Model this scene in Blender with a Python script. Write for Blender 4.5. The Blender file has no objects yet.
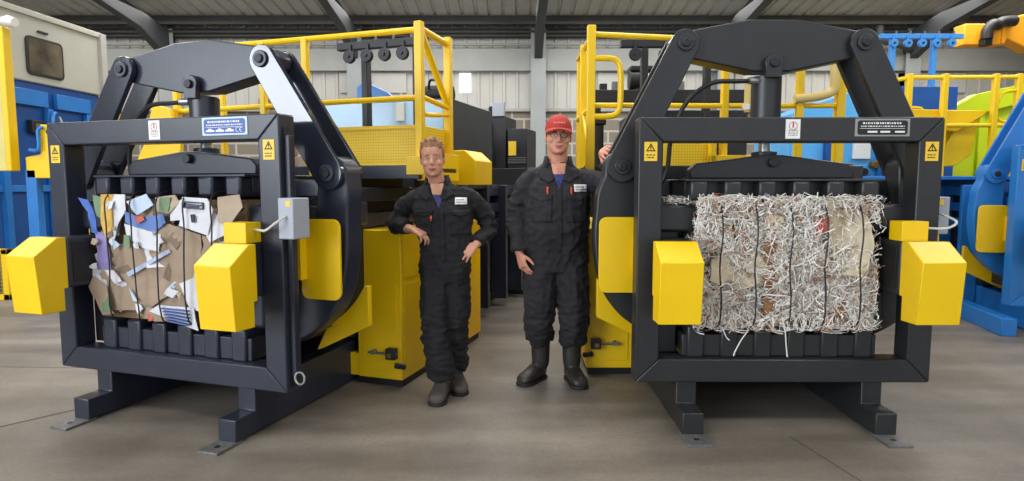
import bpy, bmesh, math, random
from mathutils import Vector, Matrix, Euler, noise
PI = math.pi
sc = bpy.context.scene
COL = sc.collection

# ------------------------------------------------------------------ camera, world, lights, exposure
cam_d = bpy.data.cameras.new('camera')
cam_d.sensor_width = 36.0
cam_d.lens = 613.15 / 1024 * 36.0
cam_d.clip_end = 200
cam = bpy.data.objects.new('camera', cam_d)
COL.objects.link(cam)
cam.location = (0, 0, 1.394)
cam.rotation_euler = (PI / 2 - 0.0893, 0, 0)
sc.camera = cam

world = bpy.data.worlds.new('daylight')
sc.world = world
world.use_nodes = True
bg = world.node_tree.nodes['Background']
bg.inputs[0].default_value = (0.86, 0.93, 1.0, 1)
bg.inputs[1].default_value = 0.85

def area(name, loc, rot, sx, sy, power, col=(1, 1, 1)):
    d = bpy.data.lights.new(name, 'AREA')
    d.shape = 'RECTANGLE'
    d.size, d.size_y = sx, sy
    d.energy = power
    d.color = col
    o = bpy.data.objects.new(name, d)
    o.location = loc
    o.rotation_euler = rot
    COL.objects.link(o)
    return o

# unseen area lights added for assumed roof skylights; back row added to brighten the back wall
for i, (x, y) in enumerate([(-8, 11.5), (0, 11.5), (8, 11.5), (-8, 5.5), (0, 5.5), (8, 5.5), (-5, -0.5), (5, -0.5), (-9, 14.2), (-3, 14.2), (3, 14.2), (9, 14.2)]):
    area('roof_fill_light', (x, y, 5.9 + (16 - y) * .14 - .75), (0, 0, 0), 5.0, 1.6, 250 if y < 14 else 80, (1.0, .985, .95))
# unseen area lights added: an assumed high window in the left wall, then
# daylight of an assumed open roller door on the left of the photographer
area('assumed_door_light', (-6.5, -3.0, 2.6), (math.radians(75), 0, math.radians(-50)), 4.0, 3.6, 260, (.88, .94, 1.0))

area('assumed_window_light', (-14.9, -5.2, 4.35), (0, math.radians(-90), 0), 2.5, 7.0, 560, (.86, .93, 1.0))  # bare light added to reflect in the left baler's arm; no window built

sc.view_settings.view_transform = 'Standard'
sc.view_settings.look = 'None'
sc.view_settings.gamma = 1
sc.view_settings.use_curve_mapping = False
sc.view_settings.exposure = 0.4

# ------------------------------------------------------------------ materials
def srgb(r, g, b):
    def c(v):
        v /= 255.0
        return v / 12.92 if v <= .04045 else ((v + .055) / 1.055) ** 2.4
    return (c(r), c(g), c(b), 1)

def mat(name, col, rough=.5, metal=0.0, var=0.0, scale=8.0, bump=0.0, bscale=40.0, coat=0.0, spec=.5):
    m = bpy.data.materials.new(name)
    m.use_nodes = True
    nt = m.node_tree
    b = nt.nodes['Principled BSDF']
    b.inputs['Roughness'].default_value = rough
    b.inputs['Metallic'].default_value = metal
    b.inputs['Coat Weight'].default_value = coat
    b.inputs['Specular IOR Level'].default_value = spec
    b.inputs['Base Color'].default_value = col
    if var or bump:
        tc = nt.nodes.new('ShaderNodeTexCoord')
    if var:
        n = nt.nodes.new('ShaderNodeTexNoise')
        n.inputs['Scale'].default_value = scale
        n.inputs['Detail'].default_value = 5
        nt.links.new(tc.outputs['Object'], n.inputs['Vector'])
        r = nt.nodes.new('ShaderNodeValToRGB')
        r.color_ramp.elements[0].position = .3
        r.color_ramp.elements[1].position = .7
        r.color_ramp.elements[0].color = tuple(col[i] * (1 - var) for i in range(3)) + (1,)
        r.color_ramp.elements[1].color = tuple(min(1, col[i] * (1 + var)) for i in range(3)) + (1,)
        nt.links.new(n.outputs['Fac'], r.inputs['Fac'])
        nt.links.new(r.outputs['Color'], b.inputs['Base Color'])
    if bump:
        n2 = nt.nodes.new('ShaderNodeTexNoise')
        n2.inputs['Scale'].default_value = bscale
        n2.inputs['Detail'].default_value = 3
        nt.links.new(tc.outputs['Object'], n2.inputs['Vector'])
        bp = nt.nodes.new('ShaderNodeBump')
        bp.inputs['Strength'].default_value = bump
        bp.inputs['Distance'].default_value = .01
        nt.links.new(n2.outputs['Fac'], bp.inputs['Height'])
        nt.links.new(bp.outputs['Normal'], b.inputs['Normal'])
    return m

def grid_mat(name, col, line, scale, rough=.5, width=.12):
    """sheet steel pierced in a fine square mesh"""
    m = mat(name, col, rough)
    nt = m.node_tree
    tc = nt.nodes.new('ShaderNodeTexCoord')
    br = nt.nodes.new('ShaderNodeTexBrick')
    br.offset = 0
    br.inputs['Color1'].default_value = col
    br.inputs['Color2'].default_value = col
    br.inputs['Mortar'].default_value = line
    br.inputs['Scale'].default_value = scale
    br.inputs['Mortar Size'].default_value = width
    br.inputs['Brick Width'].default_value = 1
    br.inputs['Row Height'].default_value = 1
    mp = nt.nodes.new('ShaderNodeMapping')
    mp.inputs['Rotation'].default_value = (PI / 2, 0, 0)
    nt.links.new(tc.outputs['Object'], mp.inputs['Vector'])
    nt.links.new(mp.outputs['Vector'], br.inputs['Vector'])
    nt.links.new(br.outputs['Color'], nt.nodes['Principled BSDF'].inputs['Base Color'])
    return m

M = {}
M['skylit'] = mat('skylit_black_paint', srgb(43, 47, 60), .32, 0, .12, 6, .03, 60)  # black machine paint with the bluish tint of sky light put into the colour
M['skylit_gloss'] = mat('skylit_gloss_paint', srgb(43, 47, 60), .12, 0, .1, 6, 0, 60, .6)  # same sky tint in the colour, glossier for the arms
M['black'] = mat('black_paint', srgb(40, 41, 43), .38, 0, .12, 6, .03, 60)
M['dark'] = mat('dark_steel', srgb(38, 39, 43), .45, .2, .2, 5)
M['yellow'] = mat('yellow_paint', srgb(243, 200, 8), .38, 0, .05, 3, .02, 50)
M['yellow_mesh'] = grid_mat('yellow_mesh', srgb(240, 202, 24), srgb(206, 170, 34), 48, .45, .10)
M['blue'] = mat('blue_paint', srgb(38, 120, 200), .36, 0, .08, 4)
M['deepblue'] = mat('deep_blue_paint', srgb(22, 80, 152), .4, 0, .1, 4)
M['skyblue'] = mat('sky_blue_paint', srgb(90, 175, 235), .35, 0, .06, 4)
M['lime'] = mat('lime_paint', srgb(205, 222, 20), .4, 0, .05, 3)
M['orange'] = mat('orange_paint', srgb(238, 160, 28), .45, 0, .08, 3)
M['steel'] = mat('bright_steel', srgb(190, 192, 195), .28, .9)
M['steelpad'] = mat('worn_steel', srgb(120, 120, 120), .5, .5, .2, 30)
M['greybox'] = mat('grey_box_plastic', srgb(165, 170, 182), .45)
M['white'] = mat('white_label', srgb(235, 235, 232), .5)
M['paleblue'] = mat('pale_blue_label', srgb(190, 215, 240), .4)
M['labelblue'] = mat('blue_label', srgb(50, 85, 160), .4)
M['labelblack'] = mat('black_label', srgb(22, 22, 24), .4)
M['labelgrey'] = mat('grey_label', srgb(150, 150, 150), .4)
M['sticker'] = mat('yellow_sticker', srgb(242, 200, 55), .45)
M['ink'] = mat('black_ink', srgb(40, 36, 22), .5)
M['redink'] = mat('red_ink', srgb(190, 90, 90), .5)
M['rubber'] = mat('black_rubber', srgb(26, 26, 27), .5)
M['wire'] = mat('bale_wire', srgb(48, 46, 46), .5, .4)
M['brass'] = mat('brass', srgb(150, 120, 70), .4, .8)
M['cable'] = mat('pale_cable', srgb(205, 205, 195), .5)

# ------------------------------------------------------------------ mesh helpers
class MB:
    def __init__(self):
        self.v, self.f, self.mi = [], [], []
    def add(self, vs, fs, mi=0):
        b = len(self.v)
        self.v += [tuple(p) for p in vs]
        self.f += [tuple(i + b for i in f) for f in fs]
        self.mi += [mi] * len(fs)
        return self
    def box(self, x0, x1, y0, y1, z0, z1, mi=0, mx=None):
        vs = [Vector(p) for p in ((x0, y0, z0), (x1, y0, z0), (x1, y1, z0), (x0, y1, z0), (x0, y0, z1), (x1, y0, z1), (x1, y1, z1), (x0, y1, z1))]
        if mx is not None:
            vs = [mx @ p for p in vs]
        return self.add(vs, [(3, 2, 1, 0), (4, 5, 6, 7), (0, 1, 5, 4), (1, 2, 6, 5), (2, 3, 7, 6), (3, 0, 4, 7)], mi)
    def prism(self, poly, axis, a, b, mi=0, mx=None):
        n = len(poly)
        def P(u, w, t):
            return {'x': (t, u, w), 'y': (u, t, w), 'z': (u, w, t)}[axis]
        vs = [Vector(P(u, w, a)) for u, w in poly] + [Vector(P(u, w, b)) for u, w in poly]
        if mx is not None:
            vs = [mx @ p for p in vs]
        fs = [tuple(range(n)), tuple(range(2 * n - 1, n - 1, -1))]
        fs += [(i, i + n, (i + 1) % n + n, (i + 1) % n) for i in range(n)]
        return self.add(vs, fs, mi)
    def tube(self, path, r, n=8, mi=0, closed=False, cap=True):
        path = [Vector(p) for p in path]
        k = len(path)
        rs = r if isinstance(r, (list, tuple)) else [r] * k
        up = None
        rings = []
        for i, p in enumerate(path):
            if closed:
                t = path[(i + 1) % k] - path[i - 1]
            else:
                t = path[min(i + 1, k - 1)] - path[max(i - 1, 0)]
            if t.length < 1e-9:
                t = Vector((0, 0, 1))
            t.normalize()
            if up is None:
                up = t.orthogonal().normalized()
            up = (up - t * up.dot(t))
            if up.length < 1e-6:
                up = t.orthogonal()
            up.normalize()
            s = t.cross(up)
            rings.append([p + (up * math.cos(2 * PI * j / n) + s * math.sin(2 * PI * j / n)) * rs[i] for j in range(n)])
        vs = [q for g in rings for q in g]
        fs = []
        for i in range(k if closed else k - 1):
            i2 = (i + 1) % k
            for j in range(n):
                fs.append((i * n + j, i * n + (j + 1) % n, i2 * n + (j + 1) % n, i2 * n + j))
        if cap and not closed:
            fs.append(tuple(range(n - 1, -1, -1)))
            fs.append(tuple((k - 1) * n + j for j in range(n)))
        return self.add(vs, fs, mi)
    def cyl(self, p0, p1, r, n=20, mi=0):
        return self.tube([p0, p1], r, n, mi)
    def ellipsoid(self, c, rad, mx=None, nu=16, nv=12, mi=0):
        vs, fs = [], []
        c = Vector(c)
        for i in range(1, nv):
            th = PI * i / nv
            for j in range(nu):
                ph = 2 * PI * j / nu
                p = Vector((rad[0] * math.sin(th) * math.cos(ph), rad[1] * math.sin(th) * math.sin(ph), rad[2] * math.cos(th)))
                vs.append(c + (mx @ p if mx is not None else p))
        t = Vector((0, 0, rad[2]))
        vs.append(c + (mx @ t if mx is not None else t))
        vs.append(c - (mx @ t if mx is not None else t))
        T, B = len(vs) - 2, len(vs) - 1
        for i in range(nv - 2):
            for j in range(nu):
                fs.append((i * nu + j, (i + 1) * nu + j, (i + 1) * nu + (j + 1) % nu, i * nu + (j + 1) % nu))
        for j in range(nu):
            fs.append((T, j, (j + 1) % nu))
            fs.append((B, (nv - 2) * nu + (j + 1) % nu, (nv - 2) * nu + j))
        return self.add(vs, fs, mi)
    def loft(self, rings, mi=0, cap=True):
        n = len(rings[0])
        vs = [q for g in rings for q in g]
        fs = []
        for i in range(len(rings) - 1):
            for j in range(n):
                fs.append((i * n + j, i * n + (j + 1) % n, (i + 1) * n + (j + 1) % n, (i + 1) * n + j))
        if cap:
            fs.append(tuple(range(n - 1, -1, -1)))
            fs.append(tuple((len(rings) - 1) * n + j for j in range(n)))
        return self.add(vs, fs, mi)
    def build(self, name, m, parent=None, bevel=0, seg=2, smooth=True, loc=None):
        me = bpy.data.meshes.new(name)
        me.from_pydata(self.v, [], self.f)
        ms = m if isinstance(m, (list, tuple)) else [m]
        for x in ms:
            me.materials.append(x)
        if len(ms) > 1:
            me.polygons.foreach_set('material_index', self.mi)
        b = bmesh.new()
        b.from_mesh(me)
        bmesh.ops.recalc_face_normals(b, faces=b.faces)
        b.to_mesh(me)
        b.free()
        if smooth:
            me.polygons.foreach_set('use_smooth', [True] * len(me.polygons))
            me.set_sharp_from_angle(angle=math.radians(35))
        o = bpy.data.objects.new(name, me)
        COL.objects.link(o)
        if parent is not None:
            o.parent = parent
        if loc is not None:
            o.location = loc
        if bevel:
            bv = o.modifiers.new('bevel', 'BEVEL')
            bv.width = bevel
            bv.segments = seg
            bv.limit_method = 'ANGLE'
            bv.angle_limit = math.radians(40)
        return o

def tag(o, label=None, cat=None, group=None, kind=None):
    if label: o['label'] = label
    if cat: o['category'] = cat
    if group: o['group'] = group
    if kind: o['kind'] = kind
    return o

def thing(name, label, cat, loc=(0, 0, 0), rz=0.0, group=None):
    o = bpy.data.objects.new(name, None)
    o.empty_display_size = .1
    COL.objects.link(o)
    o.location = loc
    o.rotation_euler = (0, 0, rz)
    return tag(o, label, cat, group)

def to_world(pose, p):
    X, Y, t = pose
    c, s = math.cos(t), math.sin(t)
    return Vector((X + c * p[0] - s * p[1], Y + s * p[0] + c * p[1], p[2]))

def arc(cx, cz, r, a0, a1, n):
    return [(cx + r * math.cos(math.radians(a0 + (a1 - a0) * i / n)), cz + r * math.sin(math.radians(a0 + (a1 - a0) * i / n))) for i in range(n + 1)]

def bezier(pts, n=10):
    """smooth path through points (Catmull-Rom)"""
    P = [Vector(p) for p in pts]
    out = []
    for i in range(len(P) - 1):
        p0, p1, p2, p3 = P[max(i - 1, 0)], P[i], P[i + 1], P[min(i + 2, len(P) - 1)]
        for k in range(n):
            t = k / n
            out.append(.5 * ((2 * p1) + (p2 - p0) * t + (2 * p0 - 5 * p1 + 4 * p2 - p3) * t * t + (3 * p1 - p0 - 3 * p2 + p3) * t ** 3))
    out.append(P[-1])
    return out

def rrect(x0, x1, z0, z1, r, n=4, corners='all'):
    o = []
    for cx, cz, a in ((x1 - r, z1 - r, 0), (x0 + r, z1 - r, 90), (x0 + r, z0 + r, 180), (x1 - r, z0 + r, 270)):
        o += arc(cx, cz, r, a, a + 90, n)
    return o

# ------------------------------------------------------------------ THE SETTING
def concrete():
    m = bpy.data.materials.new('polished_concrete')
    m.use_nodes = True
    nt = m.node_tree
    L = nt.links.new
    b = nt.nodes['Principled BSDF']
    tc = nt.nodes.new('ShaderNodeTexCoord')
    n1 = nt.nodes.new('ShaderNodeTexNoise'); n1.inputs['Scale'].default_value = .9; n1.inputs['Detail'].default_value = 8; n1.inputs['Roughness'].default_value = .65
    mp = nt.nodes.new('ShaderNodeMapping'); mp.inputs['Scale'].default_value = (.35, 2.2, 1)
    n2 = nt.nodes.new('ShaderNodeTexNoise'); n2.inputs['Scale'].default_value = 1.3; n2.inputs['Detail'].default_value = 6
    n3 = nt.nodes.new('ShaderNodeTexNoise'); n3.inputs['Scale'].default_value = 45; n3.inputs['Detail'].default_value = 4
    L(tc.outputs['Object'], n1.inputs['Vector']); L(tc.outputs['Object'], mp.inputs['Vector']); L(mp.outputs[0], n2.inputs['Vector']); L(tc.outputs['Object'], n3.inputs['Vector'])
    r = nt.nodes.new('ShaderNodeValToRGB')
    e = r.color_ramp.elements
    e[0].position, e[0].color = .30, srgb(78, 72, 66)
    e[1].position, e[1].color = .72, srgb(156, 147, 135)
    x = e.new(.5); x.color = srgb(118, 110, 101)
    mx = nt.nodes.new('ShaderNodeMix'); mx.data_type = 'FLOAT'; mx.inputs[0].default_value = .5
    L(n1.outputs['Fac'], mx.inputs[2]); L(n2.outputs['Fac'], mx.inputs[3])
    L(mx.outputs[0], r.inputs['Fac'])
    m2 = nt.nodes.new('ShaderNodeMix'); m2.data_type = 'RGBA'; m2.blend_type = 'OVERLAY'; m2.inputs[0].default_value = .25
    L(r.outputs['Color'], m2.inputs[6]); L(n3.outputs['Fac'], m2.inputs[7])
    L(m2.outputs[2], b.inputs['Base Color'])
    rr = nt.nodes.new('ShaderNodeMapRange'); rr.inputs[3].default_value = .32; rr.inputs[4].default_value = .62
    L(n2.outputs['Fac'], rr.inputs[0]); L(rr.outputs[0], b.inputs['Roughness'])
    return m

M['concrete'] = concrete()
M['joint'] = mat('floor_joint', srgb(84, 78, 72), .8)
M['clad'] = mat('wall_cladding', srgb(178, 176, 170), .6, 0, .05, 2)
M['roofsheet'] = mat('roof_sheet', srgb(176, 174, 168), .65, 0, .08, 2)
M['rail'] = mat('grey_girt', srgb(150, 151, 147), .6, 0, .05, 2)
M['column'] = mat('grey_column', srgb(142, 146, 146), .6, 0, .06, 2)
M['rafter'] = mat('dark_rafter', srgb(60, 62, 64), .6, 0, .1, 2)
M['purlin'] = mat('dark_purlin', srgb(66, 64, 61), .7, 0, .1, 2)
br = bpy.data.materials.new('block_wall'); br.use_nodes = True
_t = br.node_tree; _b = _t.nodes.new('ShaderNodeTexBrick'); _c = _t.nodes.new('ShaderNodeTexCoord'); _m = _t.nodes.new('ShaderNodeMapping')
_m.inputs['Rotation'].default_value = (PI / 2, 0, 0)
_b.inputs['Color1'].default_value = srgb(132, 123, 111); _b.inputs['Color2'].default_value = srgb(118, 110, 100); _b.inputs['Mortar'].default_value = srgb(172, 167, 158)
_b.inputs['Scale'].default_value = 1.0; _b.inputs['Brick Width'].default_value = .62; _b.inputs['Row Height'].default_value = .31; _b.inputs['Mortar Size'].default_value = .025
_t.links.new(_c.outputs['Object'], _m.inputs['Vector']); _t.links.new(_m.outputs[0], _b.inputs['Vector']); _t.links.new(_b.outputs['Color'], _t.nodes['Principled BSDF'].inputs['Base Color'])
_t.nodes['Principled BSDF'].inputs['Roughness'].default_value = .85
M['block'] = br
M['glow'] = mat('translucent_window', srgb(240, 245, 250), .4)
M['glow'].node_tree.nodes['Principled BSDF'].inputs['Emission Color'].default_value = (.9, .95, 1, 1)
M['glow'].node_tree.nodes['Principled BSDF'].inputs['Emission Strength'].default_value = 1.0

def struct(o):
    return tag(o, kind='structure')

WY, HX, FY = 16.0, 15.0, -9.0
struct(MB().box(-HX, HX, FY, WY, -.2, 0).build('floor', M['concrete'], smooth=False))
jn = MB()
def joint(p, q, w=.008):
    p, q = Vector(p), Vector(q)
    d = (q - p).normalized(); s = Vector((-d.y, d.x)) * w
    jn.add([(p.x - s.x, p.y - s.y, .0012), (p.x + s.x, p.y + s.y, .0012), (q.x + s.x, q.y + s.y, .0012), (q.x - s.x, q.y - s.y, .0012)], [(0, 1, 2, 3)])
joint((-3.4, 2.95), (-2.55, 3.92), .009)
joint((-5.2, 4.68), (-3.35, 4.60), .006)
joint((-3.35, 4.60), (-2.9, 4.62), .004)
joint((1.55, 3.3), (1.75, 2.3), .004)
struct(jn.build('trim_1', M['joint'], smooth=False))
# back wall: blockwork below, ribbed cladding above
def ribbed(x0, x1, z0, z1, y, step=.33, dep=.035):
    mb = MB()
    prof = []
    x = x0
    while x < x1 - 1e-6:
        xe = min(x + step, x1)
        prof += [(x, y), (xe - .10, y), (xe - .08, y - dep), (xe - .02, y - dep)]
        x = xe
    prof += [(x1, y), (x1, y + .06), (x0, y + .06)]
    return mb.prism(prof, 'z', z0, z1)
struct(MB().box(-HX, HX, WY, WY + .25, 0, 3.33).build('wall_back', M['block'], smooth=False))
struct(ribbed(-HX, HX, 3.33, 5.6, WY + .02).build('wall_back_upper', M['clad'], smooth=False))
struct(MB().box(-HX, HX, WY - .16, WY, 4.29, 4.84).build('trim_2', M['rail'], bevel=.01))
struct(MB().box(-HX, HX, WY - .10, WY, 3.28, 3.36).build('trim_3', M['rail'], bevel=.01))
struct(MB().box(-HX, HX, WY - .22, WY, 5.12, 5.32).build('trim_4', M['purlin'], bevel=.01))
struct(MB().tube([(-HX, WY - .3, 5.22), (HX, WY - .3, 5.22)], .04, 8).build('trim_5', M['rafter']))
struct(MB().tube([(-HX, WY - .2, 4.93), (HX, WY - .2, 4.93)], .03, 8).build('trim_6', M['rail']))
for nm, x0, x1 in (('window_1', -1.34, -1.05), ('window_2', -4.4, -2.7), ('window_3', 9.6, 11.6), ('window_4', 2.2, 2.7)):
    struct(MB().box(x0, x1, WY - .04, WY, 3.76, 4.25).build(nm, M['glow'] if nm == 'window_1' else M['clad'], smooth=False))
struct(MB().box(-HX - .2, -HX, FY, WY, 0, 9.2).build('wall_left', M['clad'], smooth=False))
struct(MB().box(HX, HX + .2, FY, WY, 0, 9.2).build('wall_right', M['clad'], smooth=False))
SL = .14
def roof_z(y): return 5.42 + (WY - y) * SL
rf = MB()
prof = []
x = -HX
while x < HX - 1e-6:
    prof += [(x, 0), (x + .22, 0), (x + .245, .04), (x + .305, .04)]
    x += .33
prof += [(HX, 0)]
vs, fs = [], []
for (px, dz) in prof:
    vs += [(px, WY + .2, roof_z(WY + .2) + dz), (px, FY, roof_z(FY) + dz)]
for i in range(len(prof) - 1):
    fs.append((2 * i, 2 * i + 1, 2 * i + 3, 2 * i + 2))
rf.add(vs, fs)
rfo = rf.build('ceiling', M['roofsheet'], smooth=False)
sd = rfo.modifiers.new('thickness', 'SOLIDIFY'); sd.thickness = .03; sd.offset = 1
struct(rfo)
k = 7
y = 15.35
while y > -8:
    z = roof_z(y)
    struct(MB().prism([(y - .04, z - .005), (y + .04, z - .005), (y + .04, z - .20), (y - .04, z - .20)], 'x', -HX, HX).build('trim_%d' % k, M['purlin'], bevel=.006))
    y -= 1.7; k += 1
for x in (-13.4, -8.65, -3.95, .66, 5.35, 10.05):
    cm = MB()
    cm.box(x - .19, x + .19, WY - .32, WY - .30, 0, 5.3); cm.box(x - .19, x + .19, WY - .04, WY - .02, 0, 5.3); cm.box(x - .02, x + .02, WY - .31, WY - .03, 0, 5.3)
    struct(cm.build('trim_%d' % k, M['column'])); k += 1
    rm = MB()
    rm.prism([(WY, roof_z(WY) - .21), (FY, roof_z(FY) - .21), (FY, roof_z(FY) - .62), (WY - 1.5, roof_z(WY - 1.5) - .58), (WY - .35, roof_z(WY) - .85), (WY, roof_z(WY) - .95)], 'x', x - .10, x + .10)
    struct(rm.build('trim_%d' % k, M['rafter'], bevel=.01)); k += 1


# ------------------------------------------------------------------ THE BALERS
POSE_L = (-2.014, 3.489, -.3133)
POSE_R = (1.544, 3.423, -.0077)
POSE_B = (5.46, 5.46, -.25)

def text_rows(mb, x0, x1, z, h, y, rnd, mi=0):
    x = x0
    while x < x1:
        w = rnd.uniform(.004, .016)
        mb.box(x, min(x + w, x1), y - .0008, y, z, z + h, mi)
        x += w + rnd.uniform(.003, .006)

def make_baler(pose, label, paint, arm_paint, zt, lpx, lpz, which):
    rnd = random.Random(5)
    D = 4.7 if which != 'B' else 2.1        # length of the body
    root = thing('baler', label, 'baler', (pose[0], pose[1], 0), pose[2], 'balers with a hooped tying frame')
    B = paint
    # front frame: four mitred square tubes
    W, z0, z1, t = .84, .271, 1.770, .135
    fr = MB()
    o4 = [(-W, z0), (W, z0), (W, z1), (-W, z1)]
    i4 = [(-W + t, z0 + t), (W - t, z0 + t), (W - t, z1 - t), (-W + t, z1 - t)]
    for k in range(4):
        fr.prism([o4[k], o4[(k + 1) % 4], i4[(k + 1) % 4], i4[k]], 'y', 0, .13)
    frame = fr.build('front_frame', B, root, .008)
    # skids under the machine with steel foot plates
    for s in (-1, 1):
        sk = MB()
        x0, x1 = s * .535 - .059, s * .535 + .059
        sk.prism([(-.12, 0.012), (min(2.5, D - .1), 0.012), (min(2.5, D - .1), .30), (.035, .285), (.035, .134), (-.12, .134)], 'x', x0, x1)
        k = sk.build('skid', B, root, .006)
        MB().box(x0 - .006, x1 + .006, -.262, -.07, 0, .014).build('foot_plate', M['steelpad'], k, .002)
        MB().cyl((s * .535, -.19, .0135), (s * .535, -.19, .0152), .016, 14).build('bolt_hole', M['rubber'], k)
    # lower platen
    lp = MB()
    lp.box(-.56, .56, .062, 1.1, .408, .536)
    lpo = lp.build('lower_platen', B, root, .006)
    for k in range(6):
        x = -.4825 + .193 * k
        MB().box(x - .05, x + .05, .045, 1.1, .402, .588).build('platen_lug', B, lpo, .012)
    # upper platen
    dz = 0.0 if which != 'L' else .025
    up = MB()
    up.box(-.545, .545, .14, 1.1, 1.33 + dz, 1.425 + dz)
    up.box(-.56, .56, .06, 1.1, 1.418 + dz, 1.432 + dz)
    upo = up.build('upper_platen', B, root, .004)
    for k in range(6):
        x = -.4825 + .193 * k
        MB().box(x - .052, x + .052, .05, 1.1, 1.308 + dz, 1.42 + dz).build('platen_lug', B, upo, .016)
    bw = MB()
    bw.prism([(-.485, 1.435 + dz), (.485, 1.435 + dz), (.485, 1.49 + dz), (.45, 1.525 + dz), (.06, 1.575 + dz), (-.06, 1.575 + dz), (-.45, 1.525 + dz), (-.485, 1.49 + dz)], 'y', .24, .34)
    bw.build('pressing_bow', B, root, .008)
    MB().cyl((0, .21, 1.53 + dz), (0, .37, 1.53 + dz), .028).build('bow_pin', M['dark'], root, .004)
    # side clamps, one each side
    for s in (-1, 1):
        def sx(a, b): return (a, b) if s > 0 else (-b, -a)
        a, b = sx(.465, .76)
        MB().box(a, b, .09, 1.0, 1.128, 1.285).build('side_bar', B, root, .018)
        a, b = sx(.555, .705)
        mid = MB().box(a, b, -.13, .95, .80, 1.095).build('clamp_bar', B, root, .012)
        a, b = sx(.556, .560)
        MB().box(a - .006 * s, b - .006 * s, -.10, .16, .83, 1.065).build('wear_plate', M['rubber'], mid, .001)
        a, b = sx(.485, .625)
        MB().box(a, b, .10, .95, .588, .795).build('side_bar', B, root, .022)
        a, b = sx(.64, .72) if s > 0 else sx(.575, .72)
        MB().box(a, b, .30 if s > 0 else .14, 1.0, .50 if s > 0 else .41, 1.30).build('side_wall', M['dark'], root, .005)
        a, b = sx(.56, .78)
        MB().box(a, b, .42, .52, 1.33, 1.43).build('cross_bar', B, root, .005)
        # yellow covers with bevelled tops
        a, b = sx(.557, .780)
        prof = [(-.13, 1.096), (-.18, 1.096), (-.315, 1.0), (-.29, .672), (-.155, .668), (-.155, .80), (-.13, .80)]
        cov = MB().prism(prof, 'x', a, b).build('clamp_cover', M['yellow'], root, .004)
        # rounded yellow side plates
        a, b = sx(.76, 1.02)
        pl = rrect(a, b, .745, 1.205, .045)
        gp = MB().prism(pl, 'y', .255, .272).build('side_guard', M['yellow'], root, .002)
        a, b = sx(.775, .80)
        MB().box(a, b, .20, .255, .86, 1.10).build('guard_bracket', M['yellow'], gp, .002)
    # small yellow box on the right hand clamp
    MB().box(.564, .707, -.115, -.0, 1.094, 1.201).build('switch_cover', M['yellow'], root, .003)
    # hoop: curved side plates, double arms, top beam
    sh = lpx - .885
    outer = [(.985 + sh, 1.45), (1.025 + sh * .5, 1.35), (1.035 + sh * .2, 1.246), (1.045, 1.094), (1.03, .928), (.985, .754), (.91, .63), (.80, .536), (.66, .46)]
    inner = [(.56, .50), (.66, .66), (.745, .85), (.79, 1.05), (.80 + sh * .5, 1.2), (.79 + sh, 1.38), (.785 + sh, lpz)]
    topc = arc(lpx, lpz, .10, 170, 0, 9)
    ring = bezier([(p[0], 0, p[1]) for p in outer], 5)
    for s in (-1, 1):
        poly = [(s * p.x, p.z) for p in ring] + [(s * p[0], p[1]) for p in inner] + [(s * p[0], p[1]) for p in topc]
        MB().prism(poly, 'y', .30, .45).build('hoop_plate', B, root, .012)
        # arm of two plates
        p1, p0 = Vector((s * .525, zt)), Vector((s * lpx, lpz))
        d = (p1 - p0).normalized()
        ang = math.degrees(math.atan2(d.y, d.x))
        ap = arc(p1.x, p1.y, .082, ang - 90, ang + 90, 10) + arc(p0.x, p0.y, .092, ang + 90, ang + 270, 10)
        am = MB()
        am.prism(ap, 'y', .262, .297)
        am.prism(ap, 'y', .455, .49)
        arm = am.build('hoop_arm', arm_paint, root, .004)
        for p in (p0, p1):
            MB().cyl((p.x, .248, p.y), (p.x, .50, p.y), .048, 24).build('pin_collar', B, arm, .004)
            MB().cyl((p.x, .236, p.y), (p.x, .51, p.y), .026, 20).build('pin', M['dark'], arm, .004)
    dzb = zt - 2.23
    tb = [(-.585, 2.19), (-.49, 2.150), (-.11, 2.072), (.11, 2.072), (.49, 2.150), (.585, 2.19), (.60, 2.25), (.57, 2.296), (.14, 2.374), (-.14, 2.374), (-.57, 2.296), (-.60, 2.25)]
    MB().prism([(x, z + dzb) for x, z in tb], 'y', .305, .447).build('top_beam', B, root, .008)
    # press cylinder with clevis
    cy = MB()
    cy.cyl((0, .375, 1.70 + dzb * .3), (0, .375, 2.05 + dzb), .087, 32)
    cyl = cy.build('press_cylinder', B, root, .004)
    cl = MB()
    cl.prism([(-.045, 2.03 + dzb), (.045, 2.03 + dzb), (.05, 2.10 + dzb)] + arc(0, 2.115 + dzb, .055, 0, 180, 10) + [(-.05, 2.10 + dzb)], 'y', .262, .30)
    cl.build('clevis', B, cyl, .004)
    MB().cyl((0, .245, 2.115 + dzb), (0, .31, 2.115 + dzb), .026).build('clevis_pin', M['dark'], cyl, .003)
    MB().cyl((0, .375, 1.50), (0, .375, 1.76), .034, 24).build('cylinder_rod', M['steel'], cyl)
    MB().cyl((0, .375, 1.57 + dz), (0, .375, 1.60 + dz), .075, 24).build('rod_flange', B, cyl, .004)
    # oil hose from the cylinder
    zh = 2.02 + dzb
    MB().tube(bezier([(-.08, .33, zh), (-.20, .31, zh - .005), (-.36, .30, zh - .02), (-.50, .31, zh - .13), (-.58, .33, zh - .33), (-.60, .36, zh - .55), (-.69, .40, zh - .72)], 8), .014, 8).build('oil_hose', M['rubber'], root)
    ft = MB()
    ft.cyl((-.07, .33, zh), (-.13, .32, zh), .022, 10)
    ft.build('hose_fitting', M['steel'], root)
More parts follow.
